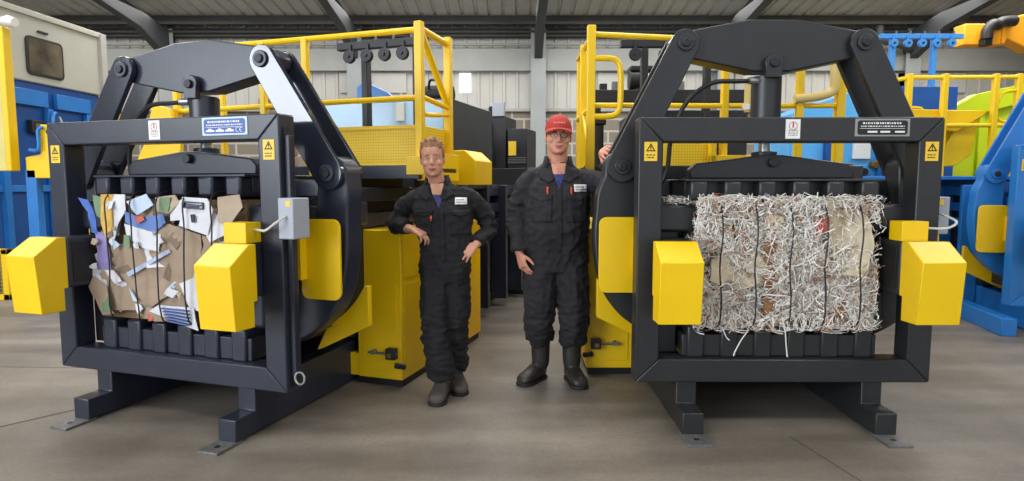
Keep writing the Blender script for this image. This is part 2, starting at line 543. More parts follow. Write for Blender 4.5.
    # stickers
    for s in (-1, 1):
        st = MB().box(s * .775 - .036, s * .775 + .036, -.0025, 0, 1.53, 1.635).build('warning_sticker', M['sticker'], frame)
        tr = MB()
        c, zz = s * .775, 1.583
        P = [(c - .027, zz), (c + .027, zz), (c, zz + .045)]
        Q = [(c - .017, zz + .006), (c + .017, zz + .006), (c, zz + .034)]
        for k in range(3):
            tr.prism([P[k], P[(k + 1) % 3], Q[(k + 1) % 3], Q[k]], 'y', -.0035, -.0024)
        tr.box(c - .003, c + .003, -.0035, -.0024, zz + .015, zz + .028)
        tr.box(c - .003, c + .003, -.0035, -.0024, zz + .008, zz + .012)
        text_rows(tr, c - .024, c + .024, 1.560, .006, -.0025, rnd)
        text_rows(tr, c - .024, c + .018, 1.546, .006, -.0025, rnd)
        tr.build('warning_print', M['ink'], st)
    ws = MB().box(-.035, .045, -.0025, 0, 1.652, 1.758).build('safety_label', M['white'], frame)
    wp = MB()
    wp.tube([(.005 + .022 * math.cos(a * PI / 6), -.003, 1.722 + .022 * math.sin(a * PI / 6)) for a in range(12)], .002, 4, 0, True)
    wp.box(.001, .009, -.0035, -.0024, 1.712, 1.745)
    wp.build('label_print', M['redink'], ws)
    wq = MB()
    for k in range(4):
        text_rows(wq, -.02, .032, 1.668 + k * .009, .005, -.0025, rnd)
    wq.build('label_text', M['labelgrey'], ws)
    bx0, bx1 = .345, .645
    dark_in = M['labelblack'] if which != 'L' else M['labelblue']
    pl = MB().box(bx0, bx1, -.004, 0, 1.664, 1.760).build('maker_plate', M['labelgrey'] if which != 'L' else M['paleblue'], frame, .001)
    MB().prism(rrect(bx0 + .013, bx1 - .013, 1.673, 1.751, .014), 'y', -.0052, -.0039).build('plate_field', dark_in, pl)
    tx = MB()
    text_rows(tx, bx0 + .04, bx1 - .05, 1.731, .010, -.0053, rnd)
    text_rows(tx, bx0 + .03, bx1 - .03, 1.716, .006, -.0053, rnd)
    tx.box(bx0 + .025, bx1 - .03, -.006, -.0052, 1.706, 1.708)
    if which == 'L':
        for k in range(3):
            c = bx0 + .055 + .065 * k
            tx.prism([(c - .028, 1.683), (c + .028, 1.683), (c + .027, 1.692), (c + .012, 1.694), (c + .008, 1.700), (c - .01, 1.700), (c - .014, 1.694), (c - .027, 1.692)], 'y', -.006, -.0052)
        for c in (bx1 - .062, bx1 - .038):      # CE mark
            tx.tube([(c + .011 * math.cos(math.radians(a)), -.0055, 1.692 + .011 * math.sin(math.radians(a))) for a in range(60, 301, 20)], .0018, 4)
        tx.box(bx1 - .049, bx1 - .039, -.006, -.0052, 1.6905, 1.6935)
    else:
        for c in (bx0 + .095, bx0 + .165, bx0 + .245):
            tx.box(c - .027, c + .027, -.006, -.0052, 1.684, 1.694)
    tx.build('plate_print', M['white'], pl)
    # junction box, conduit and long door rod on the right hand post
    jx, jy = (.945, -.04) if which != 'R' else (.965, .10)
    jb = MB().box(.85, jx, jy, jy + .135, 1.115, 1.33).build('junction_box', M['greybox'], root, .006)
    MB().box(.90, .928, jy - .002, jy + .001, 1.285, 1.315).build('box_label', M['sticker'], jb)
    MB().tube(bezier([(.90, jy - .005, 1.235), (.87, -.09, 1.20), (.82, -.10, 1.165), (.76, -.06, 1.16), (.70, -.05, 1.165)], 6), .007, 8).build('signal_cable', M['cable'], root)
    if which == 'R':
        rod = None
    else:
        rod = MB()
        rod.box(.845, .875, .035, .075, .36, 1.66)
        ro = rod.build('locking_rod', B, root, .004)
        MB().tube([(.90 + .030 * math.cos(2 * PI * a / 16), .03, .355 + .034 * math.sin(2 * PI * a / 16)) for a in range(16)], .006, 6, 0, True).build('pull_ring', M['steel'], ro)
        MB().box(.839, .846, .03, .09, .30, 1.70).build('rod_guide', M['rubber'], ro)
    # body behind the press: chamber, channel beams, cabinet, curved yellow gussets
    MB().box(-.60, .60, 1.05, D, .30, 1.36).build('press_chamber', M['dark'], root, .01)
    for s in (-1, 1):
        for zb in (1.28, 1.10, .92):
            a, b = sorted((s * .60, s * .70))
            MB().box(a, b, .55, D - .1, zb, zb + .10).build('channel_beam', B, root, .006)
        for yy in ((2.7, 3.3, 3.9, 4.5) if which != 'B' else (1.2, 1.9)):
            a, b = sorted((s * .60, s * .78))
            MB().box(a, b, yy, yy + .07, .1, 1.40).build('body_rib', B, root, .005)
        # gusset
        g = arc(.38, 1.09, .66, -29, -62, 10)
        gp = [(s * x, z) for x, z in g] + [(s * .60, .34), (s * .64, .352), (s * .985, .52), (s * .985, .775)]
        MB().prism(gp, 'y', .60, .645).build('yellow_gusset', M['yellow'], root, .004)
        if which == 'B':      # this one has an open blue base frame instead of cabinets
            a, b = sorted((s * .80, s * .93))
            MB().box(a, b, -.1, 2.0, 0, .17).build('base_beam', B, root, .008)
            continue
        # cabinet at the side of the chamber
        a, b = sorted((s * .66, s * 1.004))
        cab = MB().box(a, b, .99, 2.5, .055, 1.09).build('side_cabinet', M['yellow'], root, .006)
        a, b = sorted((s * .64, s * .99))
        MB().box(a, b, 1.02, 2.48, 0, .058).build('plinth', M['rubber'], cab)
        a, b = sorted((s * .70, s * .97))
        MB().box(a, b, .984, .990, .115, .72).build('cabinet_door', M['yellow'], cab, .002)
        a, b = sorted((s * 1.004, s * 1.009))
        MB().box(a, b, 1.03, 1.75, .115, .72).build('cabinet_door', M['yellow'], cab, .002)
        MB().box(a, b, 1.03, 1.75, .76, 1.05).build('cabinet_door', M['yellow'], cab, .002)
        la = MB()
        for q in (s * .80, s * .93):
            la.cyl((q, .984, .25), (q, .94, .25), .016, 10)
        la.cyl((s * .76, .955, .245), (s * .98, .955, .245), .009, 10)
        lo = la.build('door_lock', M['steelpad'], cab)
        MB().box(min(s * .905, s * .975), max(s * .905, s * .975), .93, .984, .21, .285).build('lock_case', M['dark'], lo, .004)
        MB().box(min(s * .92, s * .95), max(s * .92, s * .95), .926, .931, .225, .255).build('lock_plate', M['brass'], lo)
        MB().cyl((s * .97, .95, .17), (s * 1.02, 1.00, .15), .02, 10).build('drain_tap', M['dark'], cab)
        a, b = sorted((s * .56, s * .66))
        MB().box(a, b, .995, 1.05, .06, .22).build('foot_bracket', M['yellow'], cab, .004)
    # hoses lying along the channel
    for k, (yy, zz) in enumerate(((.47, 1.27), (.50, 1.23), (.53, 1.20))):
        MB().tube(bezier([(.72, yy + .3, zz + .09), (.80, yy + .2, zz + .08), (.88, yy + .1, zz), (.92, yy, zz - .14), (.90, yy, zz - .35)], 8), .012, 8).build('oil_hose', M['cable'] if k == 1 else M['rubber'], root)
    return root

baler_left = make_baler(POSE_L, 'navy black baler pressing the cardboard bale, with a blue maker plate', M['skylit'], M['skylit_gloss'], 2.115, .945, 1.462, 'L')
baler_right = make_baler(POSE_R, 'black baler pressing the bale of shredded white paper', M['black'], M['black'], 2.23, .885, 1.506, 'R')
# ------------------------------------------------------------------ THE BALES
PAPER = {
    'brown': mat('brown_cardboard', srgb(158, 138, 118), .8, 0, .10, 9, .1, 30),
    'tanpaper': mat('tan_cardboard', srgb(172, 155, 134), .8, 0, .1, 9),
    'brownprint': mat('printed_cardboard', srgb(128, 110, 94), .8, 0, .2, 60),
    'whitepaper': mat('white_board', srgb(214, 214, 220), .7, 0, .05, 9),
    'paleblue': mat('pale_blue_board', srgb(188, 205, 228), .7, 0, .06, 9),
    'paleblueline': mat('pale_blue_tape', srgb(168, 184, 212), .6),
    'bluepaper': mat('blue_board', srgb(96, 126, 188), .6, 0, .08, 9),
    'blue': mat('blue_film', srgb(52, 92, 176), .4, 0, .15, 12),
    'lilac': mat('lilac_film', srgb(148, 138, 192), .4, 0, .12, 12),
    'green': mat('green_board', srgb(112, 138, 104), .6, 0, .1, 12),
    'yellowpaper': mat('yellow_board', srgb(206, 164, 72), .6, 0, .25, 22),
    'redpaper': mat('red_board', srgb(188, 90, 74), .6, 0, .12, 12),
    'greyscrap': mat('grey_board', srgb(150, 148, 150), .7, 0, .1, 12),
    'core': mat('bale_core', srgb(120, 98, 76), .9, 0, .35, 16),
    'print': mat('dark_print', srgb(74, 78, 92), .7),
    'blueprint': mat('blue_print', srgb(84, 104, 160), .7),
}

def crumple(mb, poly, y, rnd, amp=.016, tilt=.05, cell=.05):
    """a sheet: the outline cut into a fine fan, pushed in and out like crumpled board"""
    b = bmesh.new()
    vs = [b.verts.new((p[0], 0, p[1])) for p in poly]
    b.faces.new(vs)
    bmesh.ops.triangulate(b, faces=b.faces[:])
    for _ in range(5):
        es = [e for e in b.edges if e.calc_length() > cell]
        if not es: break
        bmesh.ops.subdivide_edges(b, edges=es, cuts=1, use_grid_fill=False)
        bmesh.ops.triangulate(b, faces=b.faces[:])
    cx = sum(p[0] for p in poly) / len(poly); cz = sum(p[1] for p in poly) / len(poly)
    tx, tz = rnd.uniform(-tilt, tilt), rnd.uniform(-tilt, tilt)
    off = Vector((rnd.uniform(0, 50), rnd.uniform(0, 50), rnd.uniform(0, 50)))
    b.verts.ensure_lookup_table()
    co = []
    for v in b.verts:
        q = v.co
        n1 = noise.noise(Vector((q.x * 5, 0, q.z * 5)) + off)
        n2 = abs(noise.noise(Vector((q.x * 11, 3, q.z * 11)) + off))
        co.append((q.x, y + (q.x - cx) * tx + (q.z - cz) * tz + amp * n1 + amp * .9 * n2, q.z))
    b.verts.index_update()
    fs = [tuple(v.index for v in f.verts) for f in b.faces]
    b.free()
    n = len(co)
    # a thin board with a back
    mb.add(co, fs)
    mb.add([(x, yy + .004, z) for x, yy, z in co], [tuple(reversed(f)) for f in fs])
    return mb

def bale_core(name, root, x0, x1, y0, y1, z0, z1, m, amp, sc_, seed):
    b = bmesh.new()
    bmesh.ops.create_cube(b, size=1)
    bmesh.ops.subdivide_edges(b, edges=b.edges[:], cuts=26, use_grid_fill=True)
    rnd = Vector((seed, seed * 2.1, seed * .7))
    for v in b.verts:
        p = Vector((x0 + (v.co.x + .5) * (x1 - x0), y0 + (v.co.y + .5) * (y1 - y0), z0 + (v.co.z + .5) * (z1 - z0)))
        n = Vector((v.co.x, v.co.y, v.co.z))
        mxc = max(abs(n.x), abs(n.y), abs(n.z))
        d = Vector((n.x if abs(n.x) > .999 * mxc else 0, n.y if abs(n.y) > .999 * mxc else 0, 0)).normalized() if mxc and (abs(n.x) > .49 or abs(n.y) > .49) else Vector((0, 0, 0))
        a = noise.noise(p * sc_ + rnd) + .5 * noise.noise(p * sc_ * 2.6 + rnd)
        v.co = p + d * a * amp
    me = bpy.data.meshes.new(name)
    b.to_mesh(me); b.free()
    me.materials.append(m)
    o = bpy.data.objects.new(name, me)
    COL.objects.link(o)
    o.parent = root
    return o

def bale_root(name, label, pose):
    """the Empty stands under the bale; its parts are given in the baler's own frame"""
    p = to_world(pose, (0, .5, 0))
    return thing(name, label, 'bale', (p.x, p.y, .588), pose[2])
def shift(mb):
    mb.v = [(x, y - .5, z - .588) for x, y, z in mb.v]
    return mb

bL = bale_root('cardboard_bale', 'bale of flattened brown and white cardboard held in the navy baler', POSE_L)
rnd = random.Random(11)
bale_core('bale_core', bL, -.55, .55, -.42, .45, .004, .725, PAPER['core'], .03, 5, 3.3)
SHEETS = [
('brown', 0.012, [(-0.397, 1.029), (0.042, 1.178), (0.28, 1.12), (0.263, 0.979), (0.201, 0.834), (0.098, 0.625), (-0.184, 0.606), (-0.352, 0.716), (-0.397, 0.894)]),
('brown', 0.008, [(-0.507, 0.871), (0.177, 0.917), (0.152, 0.822), (-0.033, 0.734), (-0.14, 0.663), (-0.2, 0.692), (-0.416, 0.646)]),
('blue', 0.0, [(-0.64, 1.323), (-0.564, 1.309), (-0.51, 1.227), (-0.497, 1.101), (-0.54, 1.115), (-0.566, 1.234)]),
('lilac', 0.004, [(-0.513, 1.123), (-0.44, 1.102), (-0.413, 0.893), (-0.518, 0.889)]),
('green', 0.006, [(-0.525, 1.339), (-0.447, 1.324), (-0.461, 1.191), (-0.511, 1.217)]),
('yellowpaper', -0.004, [(-0.451, 1.342), (-0.351, 1.343), (-0.374, 1.148), (-0.431, 1.069), (-0.462, 1.176)]),
('whitepaper', 0.004, [(-0.351, 1.343), (-0.258, 1.343), (-0.269, 1.245), (-0.341, 1.161), (-0.396, 1.036), (-0.424, 1.058), (-0.367, 1.163)]),
('paleblue', -0.012, [(-0.246, 1.302), (-0.095, 1.347), (-0.047, 1.284), (-0.175, 1.222)]),
('bluepaper', -0.006, [(-0.269, 1.245), (-0.142, 1.208), (0.027, 1.235), (0.046, 1.185), (-0.047, 1.126), (-0.203, 1.155), (-0.274, 1.18)]),
('redpaper', -0.012, [(-0.189, 1.217), (-0.113, 1.219), (-0.101, 1.197), (-0.154, 1.176)]),
('tanpaper', 0.0, [(-0.04, 1.327), (0.107, 1.342), (0.14, 1.3), (0.064, 1.235), (-0.027, 1.248)]),
('green', -0.008, [(0.006, 1.327), (0.084, 1.328), (0.064, 1.243), (-0.009, 1.249)]),
('whitepaper', 0.004, [(0.066, 1.271), (0.177, 1.328), (0.152, 1.201), (0.061, 1.193)]),
('whitepaper', -0.002, [(-0.269, 1.172), (-0.091, 1.132), (-0.01, 1.116), (-0.028, 1.014), (-0.145, 1.034), (-0.265, 1.092)]),
('green', -0.008, [(-0.279, 1.106), (-0.233, 1.104), (-0.234, 1.034), (-0.285, 1.032)]),
('whitepaper', -0.014, [(0.177, 1.331), (0.356, 1.324), (0.397, 1.261), (0.344, 1.119), (0.146, 1.17)]),
('tanpaper', -0.01, [(0.421, 1.33), (0.563, 1.347), (0.586, 1.277), (0.498, 1.177), (0.414, 1.192)]),
('whitepaper', -0.006, [(0.349, 1.26), (0.432, 1.22), (0.453, 1.124), (0.356, 1.08), (0.324, 1.121)]),
('brown', 0.004, [(0.271, 1.12), (0.408, 1.081), (0.263, 0.979), (0.294, 1.064)]),
('paleblue', 0.0, [(0.263, 0.979), (0.408, 1.081), (0.47, 0.959), (0.324, 0.812), (0.203, 0.862)]),
('paleblueline', -0.002, [(-0.28, 0.881), (0.047, 1.031), (0.06, 1.014), (-0.263, 0.858)]),
('brownprint', -0.002, [(0.032, 1.088), (0.086, 1.132), (0.148, 1.08), (0.098, 1.03)]),
('brown', -0.012, [(-0.53, 0.854), (-0.426, 0.793), (-0.391, 0.631), (-0.479, 0.615), (-0.571, 0.786)]),
('green', -0.018, [(-0.479, 0.733), (-0.418, 0.736), (-0.39, 0.647), (-0.469, 0.639)]),
('whitepaper', -0.012, [(-0.035, 0.705), (0.223, 0.702), (0.238, 0.57), (0.064, 0.616), (-0.103, 0.666)]),
('whitepaper', -0.006, [(0.117, 0.836), (0.253, 0.889), (0.305, 0.8), (0.279, 0.674), (0.188, 0.7)]),
('brown', -0.004, [(-0.169, 0.694), (-0.077, 0.683), (0.06, 0.612), (-0.082, 0.603), (-0.194, 0.635)]),
('redpaper', -0.01, [(-0.131, 0.648), (-0.089, 0.65), (-0.086, 0.61), (-0.119, 0.603)]),
('whitepaper', -0.004, [(-0.44, 0.891), (-0.375, 0.893), (-0.316, 0.831), (-0.371, 0.812)]),
('paleblue', -0.006, [(-0.266, 0.801), (-0.188, 0.717), (-0.229, 0.719)]),

]
# loose sheets of the packed mass first, then the ones the eye picks out
fill_cols = ['brown', 'brown', 'tanpaper', 'tanpaper', 'whitepaper', 'brownprint', 'paleblue']
for k in range(46):
    cx, cz = rnd.uniform(-.5, .5), rnd.uniform(.66, 1.27)
    n = rnd.randint(4, 6); a0 = rnd.uniform(0, 6.28); r = rnd.uniform(.06, .13)
    poly = [(cx + r * rnd.uniform(.7, 1.3) * math.cos(a0 + 6.283 * i / n), min(1.335, max(.60, cz + r * rnd.uniform(.5, 1.1) * math.sin(a0 + 6.283 * i / n)))) for i in range(n)]
    nm = rnd.choice(fill_cols)
    mb = crumple(MB(), poly, .042, rnd, .028, .25)
    shift(mb).build('cardboard_sheet', PAPER[nm], bL)
for k in range(16):        # small torn scraps between the large sheets
    cx, cz = rnd.uniform(-.52, .5), rnd.uniform(.64, 1.31)
    n = rnd.randint(3, 5); a0 = rnd.uniform(0, 6.28); r = rnd.uniform(.018, .05)
    poly = [(cx + r * rnd.uniform(.5, 1.6) * math.cos(a0 + 6.283 * i / n), min(1.335, max(.60, cz + r * rnd.uniform(.5, 1.3) * math.sin(a0 + 6.283 * i / n)))) for i in range(n)]
    shift(crumple(MB(), poly, rnd.uniform(-.006, .012), rnd, .016, .22)).build('paper_scrap', PAPER[rnd.choice(['whitepaper', 'paleblue', 'tanpaper', 'brownprint', 'whitepaper', 'paleblueline', 'greyscrap'])], bL)
for nm, off, poly in SHEETS:
    mb = crumple(MB(), poly, .016 + off * 1.3, rnd, .013, .03)
    shift(mb).build('cardboard_sheet', PAPER[nm], bL)
pr = MB()
def print_line(pr, p, q, y, w=.004):
    p, q = Vector((p[0], y, p[1])), Vector((q[0], y, q[1]))
    d = (q - p).normalized(); s = Vector((-d.z, 0, d.x)) * w
    pr.add([p - s, p + s, q + s, q - s, p - s + Vector((0, .02, 0)), p + s + Vector((0, .02, 0)), q + s + Vector((0, .02, 0)), q - s + Vector((0, .02, 0))], [(0, 1, 2, 3), (7, 6, 5, 4), (0, 4, 5, 1), (2, 6, 7, 3), (1, 5, 6, 2), (0, 3, 7, 4)])
for (p, q) in (((.20, 1.305), (.335, 1.298)), ((.335, 1.298), (.332, 1.265)), ((.332, 1.265), (.197, 1.272)), ((.197, 1.272), (.20, 1.305)), ((.215, 1.29), (.32, 1.284)), ((.215, 1.28), (.30, 1.276)), ((.25, 1.235), (.255, 1.19)), ((.262, 1.235), (.267, 1.19))):
    print_line(pr, p, q, -.016, .003)
shift(pr).build('box_print', PAPER['print'], bL)
pr = MB()
for k in range(5):
    print_line(pr, (.0 + .01 * k, .69 - .017 * k), (.19, .685 - .02 * k), -.016, .0035)
shift(pr).build('box_print', PAPER['blueprint'], bL)
for k, x in enumerate((-.386, -.193, 0.0, .193, .386)):
    w = MB().tube(bezier([(x, .30, 1.36), (x - .005, .02, 1.345), (x + .012, -.022, 1.15), (x + .022 * (1 if k < 2 else 0), -.024, .9), (x + .03 * (1 if k == 1 else 0), -.018, .68), (x, .04, .592), (x, .3, .58)], 6), .0045, 6)
    shift(w).build('baling_wire', M['wire'], bL)

# shredded paper
bR = bale_root('shredded_paper_bale', 'bale of shredded white paper strips held in the black baler', POSE_R)
SH = [mat('white_shred', srgb(236, 232, 225), .75), mat('off_white_shred', srgb(208, 198, 182), .8), mat('grey_shred', srgb(164, 158, 152), .8), mat('tan_shred', srgb(160, 118, 82), .8), mat('pale_shred', srgb(246, 243, 238), .7), mat('red_shred', srgb(170, 84, 56), .8)]
PAPER['score'] = mat('shred_core', srgb(150, 132, 112), .9, 0, .45, 14)
bale_core('bale_core', bR, -.475, .475, -.42, .45, .0, .725, PAPER['score'], .035, 6, 7.7)
BE = mat('beige_wrap', srgb(206, 192, 166), .6, 0, .1, 7, .2, 20)
GR = mat('grey_film', srgb(150, 146, 142), .35, 0, .25, 10)
BRN = mat('rust_brown_board', srgb(150, 108, 70), .8, 0, .2, 12)
rnd = random.Random(21)
def px_piece(m, pts, y, amp=.03, nm='crumpled_sheet'):
    mb = crumple(MB(), pts, y, rnd, amp, .1, .035)
    shift(mb).build(nm, m, bR)
px_piece(BE, [(.20, 1.31), (.36, 1.32), (.44, 1.28), (.47, 1.05), (.42, .88), (.30, .90), (.24, 1.05)], -.015, .06)
px_piece(BE, [(-.42, .98), (-.20, 1.07), (-.08, 1.02), (-.10, .86), (-.30, .80), (-.43, .86)], -.015, .05)
px_piece(BE, [(-.12, 1.24), (-.03, 1.22), (-.01, 1.02), (-.10, .95), (-.16, 1.08)], -.005, .03)
px_piece(BRN, [(-.36, 1.31), (-.18, 1.31), (-.16, 1.25), (-.30, 1.24)], .0, .02)
px_piece(BRN, [(-.13, 1.08), (-.06, 1.10), (-.05, .70), (-.12, .66)], .0, .03)
px_piece(BRN, [(.10, 1.30), (.22, 1.30), (.20, 1.22), (.08, 1.23)], .01, .02)
px_piece(BRN, [(.12, .78), (.34, .76), (.36, .64), (.10, .62)], .01, .02)
px_piece(BRN, [(-.12, .76), (.02, .74), (.0, .63), (-.14, .62)], .01, .02)
px_piece(GR, [(-.34, .86), (-.16, .88), (-.14, .70), (-.32, .68)], -.005, .04)
px_piece(GR, [(.0, .96), (.14, .94), (.16, .80), (.02, .80)], .0, .04)
px_piece(PAPER['blue'], [(.46, .96), (.485, .98), (.485, .86), (.455, .85)], .02, .01)
px_piece(PAPER['redpaper'], [(.14, 1.20), (.22, 1.22), (.21, 1.14), (.15, 1.12)], -.01, .02)
for (x0, x1, z0_, z1_) in ((-.44, -.30, 1.02, 1.20), (.02, .2, .9, 1.05), (-.05, .12, 1.08, 1.2)):
    px_piece(SH[1], [(x0, z0_), (x1, z0_ + .01), (x1 - .01, z1_), (x0 + .02, z1_ - .02)], .01, .03)

def strip(mb, p, d, n, L, w, curl, segs, mi, sag=0.0):
    """one curling ribbon of paper"""
    pts = []
    p = Vector(p); d = Vector(d).normalized(); n = Vector(n).normalized()
    ax = Vector((rnd.gauss(0, 1), rnd.gauss(0, .6), rnd.gauss(0, 1))).normalized()
    vs = []
    tw = rnd.uniform(-.5, .5)
    for i in range(segs + 1):
        s = d.cross(n)
        if s.length < 1e-4: s = Vector((0, 0, 1))
        s.normalize()
        vs += [p - s * w, p + s * w]
        p = p + d * (L / segs)
        rot = Matrix.Rotation(curl / segs + rnd.gauss(0, .15), 3, ax)
        d = rot @ d; n = Matrix.Rotation(tw, 3, d) @ (rot @ n)
        d = (d + Vector((0, 0, -sag))).normalized()
        if p.y < -.07: d.y = abs(d.y)
        if p.z > 1.325 and d.z > 0: d.z = -.2 * d.z
        if p.z < .60 and d.z < 0 and p.y < .045: d.z *= .3
        if abs(p.x) > .50 and d.x * p.x > 0: d.x *= -.4
        d.y *= .7
    mb.add(vs, [(2 * i, 2 * i + 1, 2 * i + 3, 2 * i + 2) for i in range(segs)], mi)

sh = MB()
def shade(x, z):
    u = rnd.random()
    if u < .40: return 0
    if u < .74: return 4
    if u < .86: return 1
    if u < .90: return 2
    return 3 if u < .985 else 5
cnt = 0
while cnt < 5200:
    x, z = rnd.uniform(-.50, .49), rnd.uniform(.60, 1.335)
    dens = .42 + 1.5 * noise.noise(Vector((x * 6.5, 9, z * 6.5)))
    if x > .2 and z > .95: dens = dens * .3 - .04
    if -.42 < x < -.1 and .80 < z < 1.03: dens = dens * .3 - .04
    if -.14 < x < -.05 and .7 < z < 1.1: dens *= .3
    if x > -.05 and .68 < z < .98: dens += .40
    if z < .74 and (.12 < x < .36 or -.14 < x < .02): dens *= .35
    if z > 1.24: dens = dens * .7 + .12
    if rnd.random() > dens: continue
    cnt += 1
    bulge = .03 * noise.noise(Vector((x * 4.5, 2.2, z * 4.5)))
    y = .02 - abs(rnd.gauss(0, .02)) - bulge
    strip(sh, (x, y, z), (rnd.gauss(0, 1), rnd.gauss(0, .08), rnd.gauss(0, 1)), (rnd.gauss(0, .35), -1, rnd.gauss(0, .35)), rnd.uniform(.05, .19), rnd.uniform(.0016, .0034), rnd.gauss(0, 3.0), 6, shade(x, z))
for k in range(700):      # the sides and the frayed edges of the block
    s = rnd.choice((-1, 1)); y = rnd.uniform(-.02, .4); z = rnd.uniform(.6, 1.33)
    strip(sh, (s * (.47 + abs(rnd.gauss(0, .025))), y, z), (rnd.gauss(0, .5), rnd.gauss(0, .6), rnd.gauss(0, 1)), (s, rnd.gauss(0, .4), 0), rnd.uniform(.04, .11), .0022, rnd.gauss(0, 2.8), 5, shade(0, 0))
for k in range(260):       # fringe along the bottom
    x = rnd.uniform(-.45, .45)
    strip(sh, (x, rnd.uniform(-.05, .03), rnd.uniform(.6, .68)), (rnd.gauss(0, .5), -.3, -1), (0, -1, 0), rnd.uniform(.04, .11), .0018, rnd.gauss(0, 1.4), 5, shade(0, 0))
for k in range(200):       # a tuft lying on the side bar at the left, another at lower right
    strip(sh, (rnd.uniform(-.66, -.44), rnd.uniform(.09, .22), 1.289 + abs(rnd.gauss(0, .016))), (rnd.gauss(0, 1), rnd.gauss(0, .4), abs(rnd.gauss(0, .25))), (0, 0, 1), rnd.uniform(.04, .10), .002, rnd.gauss(0, 2.0), 5, rnd.choice((0, 4, 4, 1)))
for k in range(110):
    strip(sh, (rnd.uniform(.36, .54), rnd.uniform(-.02, .06), .594 + abs(rnd.gauss(0, .02))), (1, -.2, rnd.gauss(0, .3)), (0, 0, 1), rnd.uniform(.05, .13), .002, rnd.gauss(0, 1.4), 5, rnd.choice((0, 4, 2)))
so = shift(sh).build('paper_shreds', SH, bR, smooth=False)
so['kind'] = 'stuff'
for (pts) in ([(-.23, -.05, .63), (-.215, -.03, .585), (-.245, -.012, .52), (-.275, -.012, .46), (-.285, -.012, .43)], [(-.03, -.04, .66), (-.005, -.03, .57), (.01, -.012, .50), (.02, -.012, .425)], [(-.36, -.03, .60), (-.33, -.012, .54), (-.31, -.012, .52)]):
    shift(MB().tube(bezier(pts, 5), .0035, 5)).build('hanging_strip', SH[4], bR)
for k, x in enumerate((-.386, -.193, 0.0, .193, .386)):
    w = MB().tube(bezier([(x, .30, 1.33), (x + .005, .03, 1.315), (x + .008, -.050, 1.15), (x - .008, -.062, .95), (x + .008, -.055, .75), (x, -.02, .60), (x, .3, .58)], 6), .0045, 6)
    shift(w).build('baling_wire', M['wire'], bR)

# ------------------------------------------------------------------ PEOPLE
SKIN = mat('skin', srgb(206, 150, 124), .5, 0, .06, 30)
SKIN.node_tree.nodes['Principled BSDF'].inputs['Subsurface Weight'].default_value = .08
SKIN2 = mat('ruddy_skin', srgb(208, 146, 122), .5, 0, .08, 30)
LIPS = mat('lips', srgb(172, 96, 88), .45)
EYEW = mat('eye_white', srgb(225, 220, 215), .3)
IRIS = mat('iris', srgb(52, 62, 72), .2)
HAIR1 = mat('red_blond_hair', srgb(146, 104, 68), .6, 0, .3, 60, .4, 120)
HAIR2 = mat('brown_hair', srgb(92, 66, 48), .6, 0, .3, 60, .4, 120)
CLOTH = mat('black_navy_cotton', srgb(25, 25, 29), .85, 0, .15, 12, .25, 90)
CLOTH2 = mat('charcoal_navy_cotton', srgb(36, 35, 40), .85, 0, .15, 12, .25, 90)
SHIRT = mat('blue_check_shirt', srgb(52, 60, 112), .8, 0, .4, 60)
BOOTM = mat('black_boot_leather', srgb(46, 43, 41), .45, 0, .2, 14, .2, 60)
BOOTG = mat('grey_brown_boot_leather', srgb(70, 64, 60), .6, 0, .2, 14, .2, 60)
SOLE = mat('boot_sole', srgb(30, 29, 29), .7)
CAPM = mat('red_cap_cotton', srgb(176, 52, 44), .75, 0, .1, 20, .15, 90)
GLASS = mat('spectacle_frame', srgb(60, 54, 54), .3, .6)
ORANGE = mat('orange_tag', srgb(206, 80, 40), .6)

def ell(c, side, front, a, b, n=20, p=2.3):
    c, side, front = Vector(c), Vector(side).normalized(), Vector(front).normalized()
    out = []
    for j in range(n):
        t = 2 * PI * j / n
        co, si = math.cos(t), math.sin(t)
        x = math.copysign(abs(co) ** (2 / p), co); y = math.copysign(abs(si) ** (2 / p), si)
        out.append(c + side * (a * x) + front * (b * y))
    return out

def smooth_loft(mb, secs, side, front, n=20, steps=5):
    """secs: (centre, half width, half depth); smooth between them"""
    P = bezier([s[0] for s in secs], steps)
    A = bezier([(s[1], s[2], 0) for s in secs], steps)
    mb.loft([ell(p, side, front, q.x, q.y, n) for p, q in zip(P, A)])

def limb(mb, pts, rad, n=14, steps=6):
    P = bezier(pts, steps)
    R = [q.x for q in bezier([(r, 0, 0) for r in rad], steps)]
    mb.tube(P, R, n)

def remeshed(mb, name, m, voxel, smooth_it=6, parent=None, fold=None, loc=None, factor=.5):
    o = mb.build(name, m, parent, smooth=False)
    r = o.modifiers.new('skin', 'REMESH'); r.mode = 'VOXEL'; r.voxel_size = voxel; r.use_smooth_shade = True
    s = o.modifiers.new('smooth', 'SMOOTH'); s.iterations = smooth_it; s.factor = factor
    dg = bpy.context.evaluated_depsgraph_get()
    me = bpy.data.meshes.new_from_object(o.evaluated_get(dg))
    o.modifiers.clear()
    old = o.data
    o.data = me
    bpy.data.meshes.remove(old)
    me.name = name
    if not me.materials:
        me.materials.append(m)
    if fold:
        nr = [v.normal.copy() for v in me.vertices]
        for v, q in zip(me.vertices, nr):
            v.co += q * fold(v.co)
    if loc is not None:
        for v in me.vertices:
            v.co -= Vector(loc)
        o.location = loc
    me.polygons.foreach_set('use_smooth', [True] * len(me.polygons))
    return o

def frame3(F, U):
    F = Vector(F).normalized()
    R = F.cross(Vector(U)).normalized()
    U = R.cross(F).normalized()
    return R, F, U

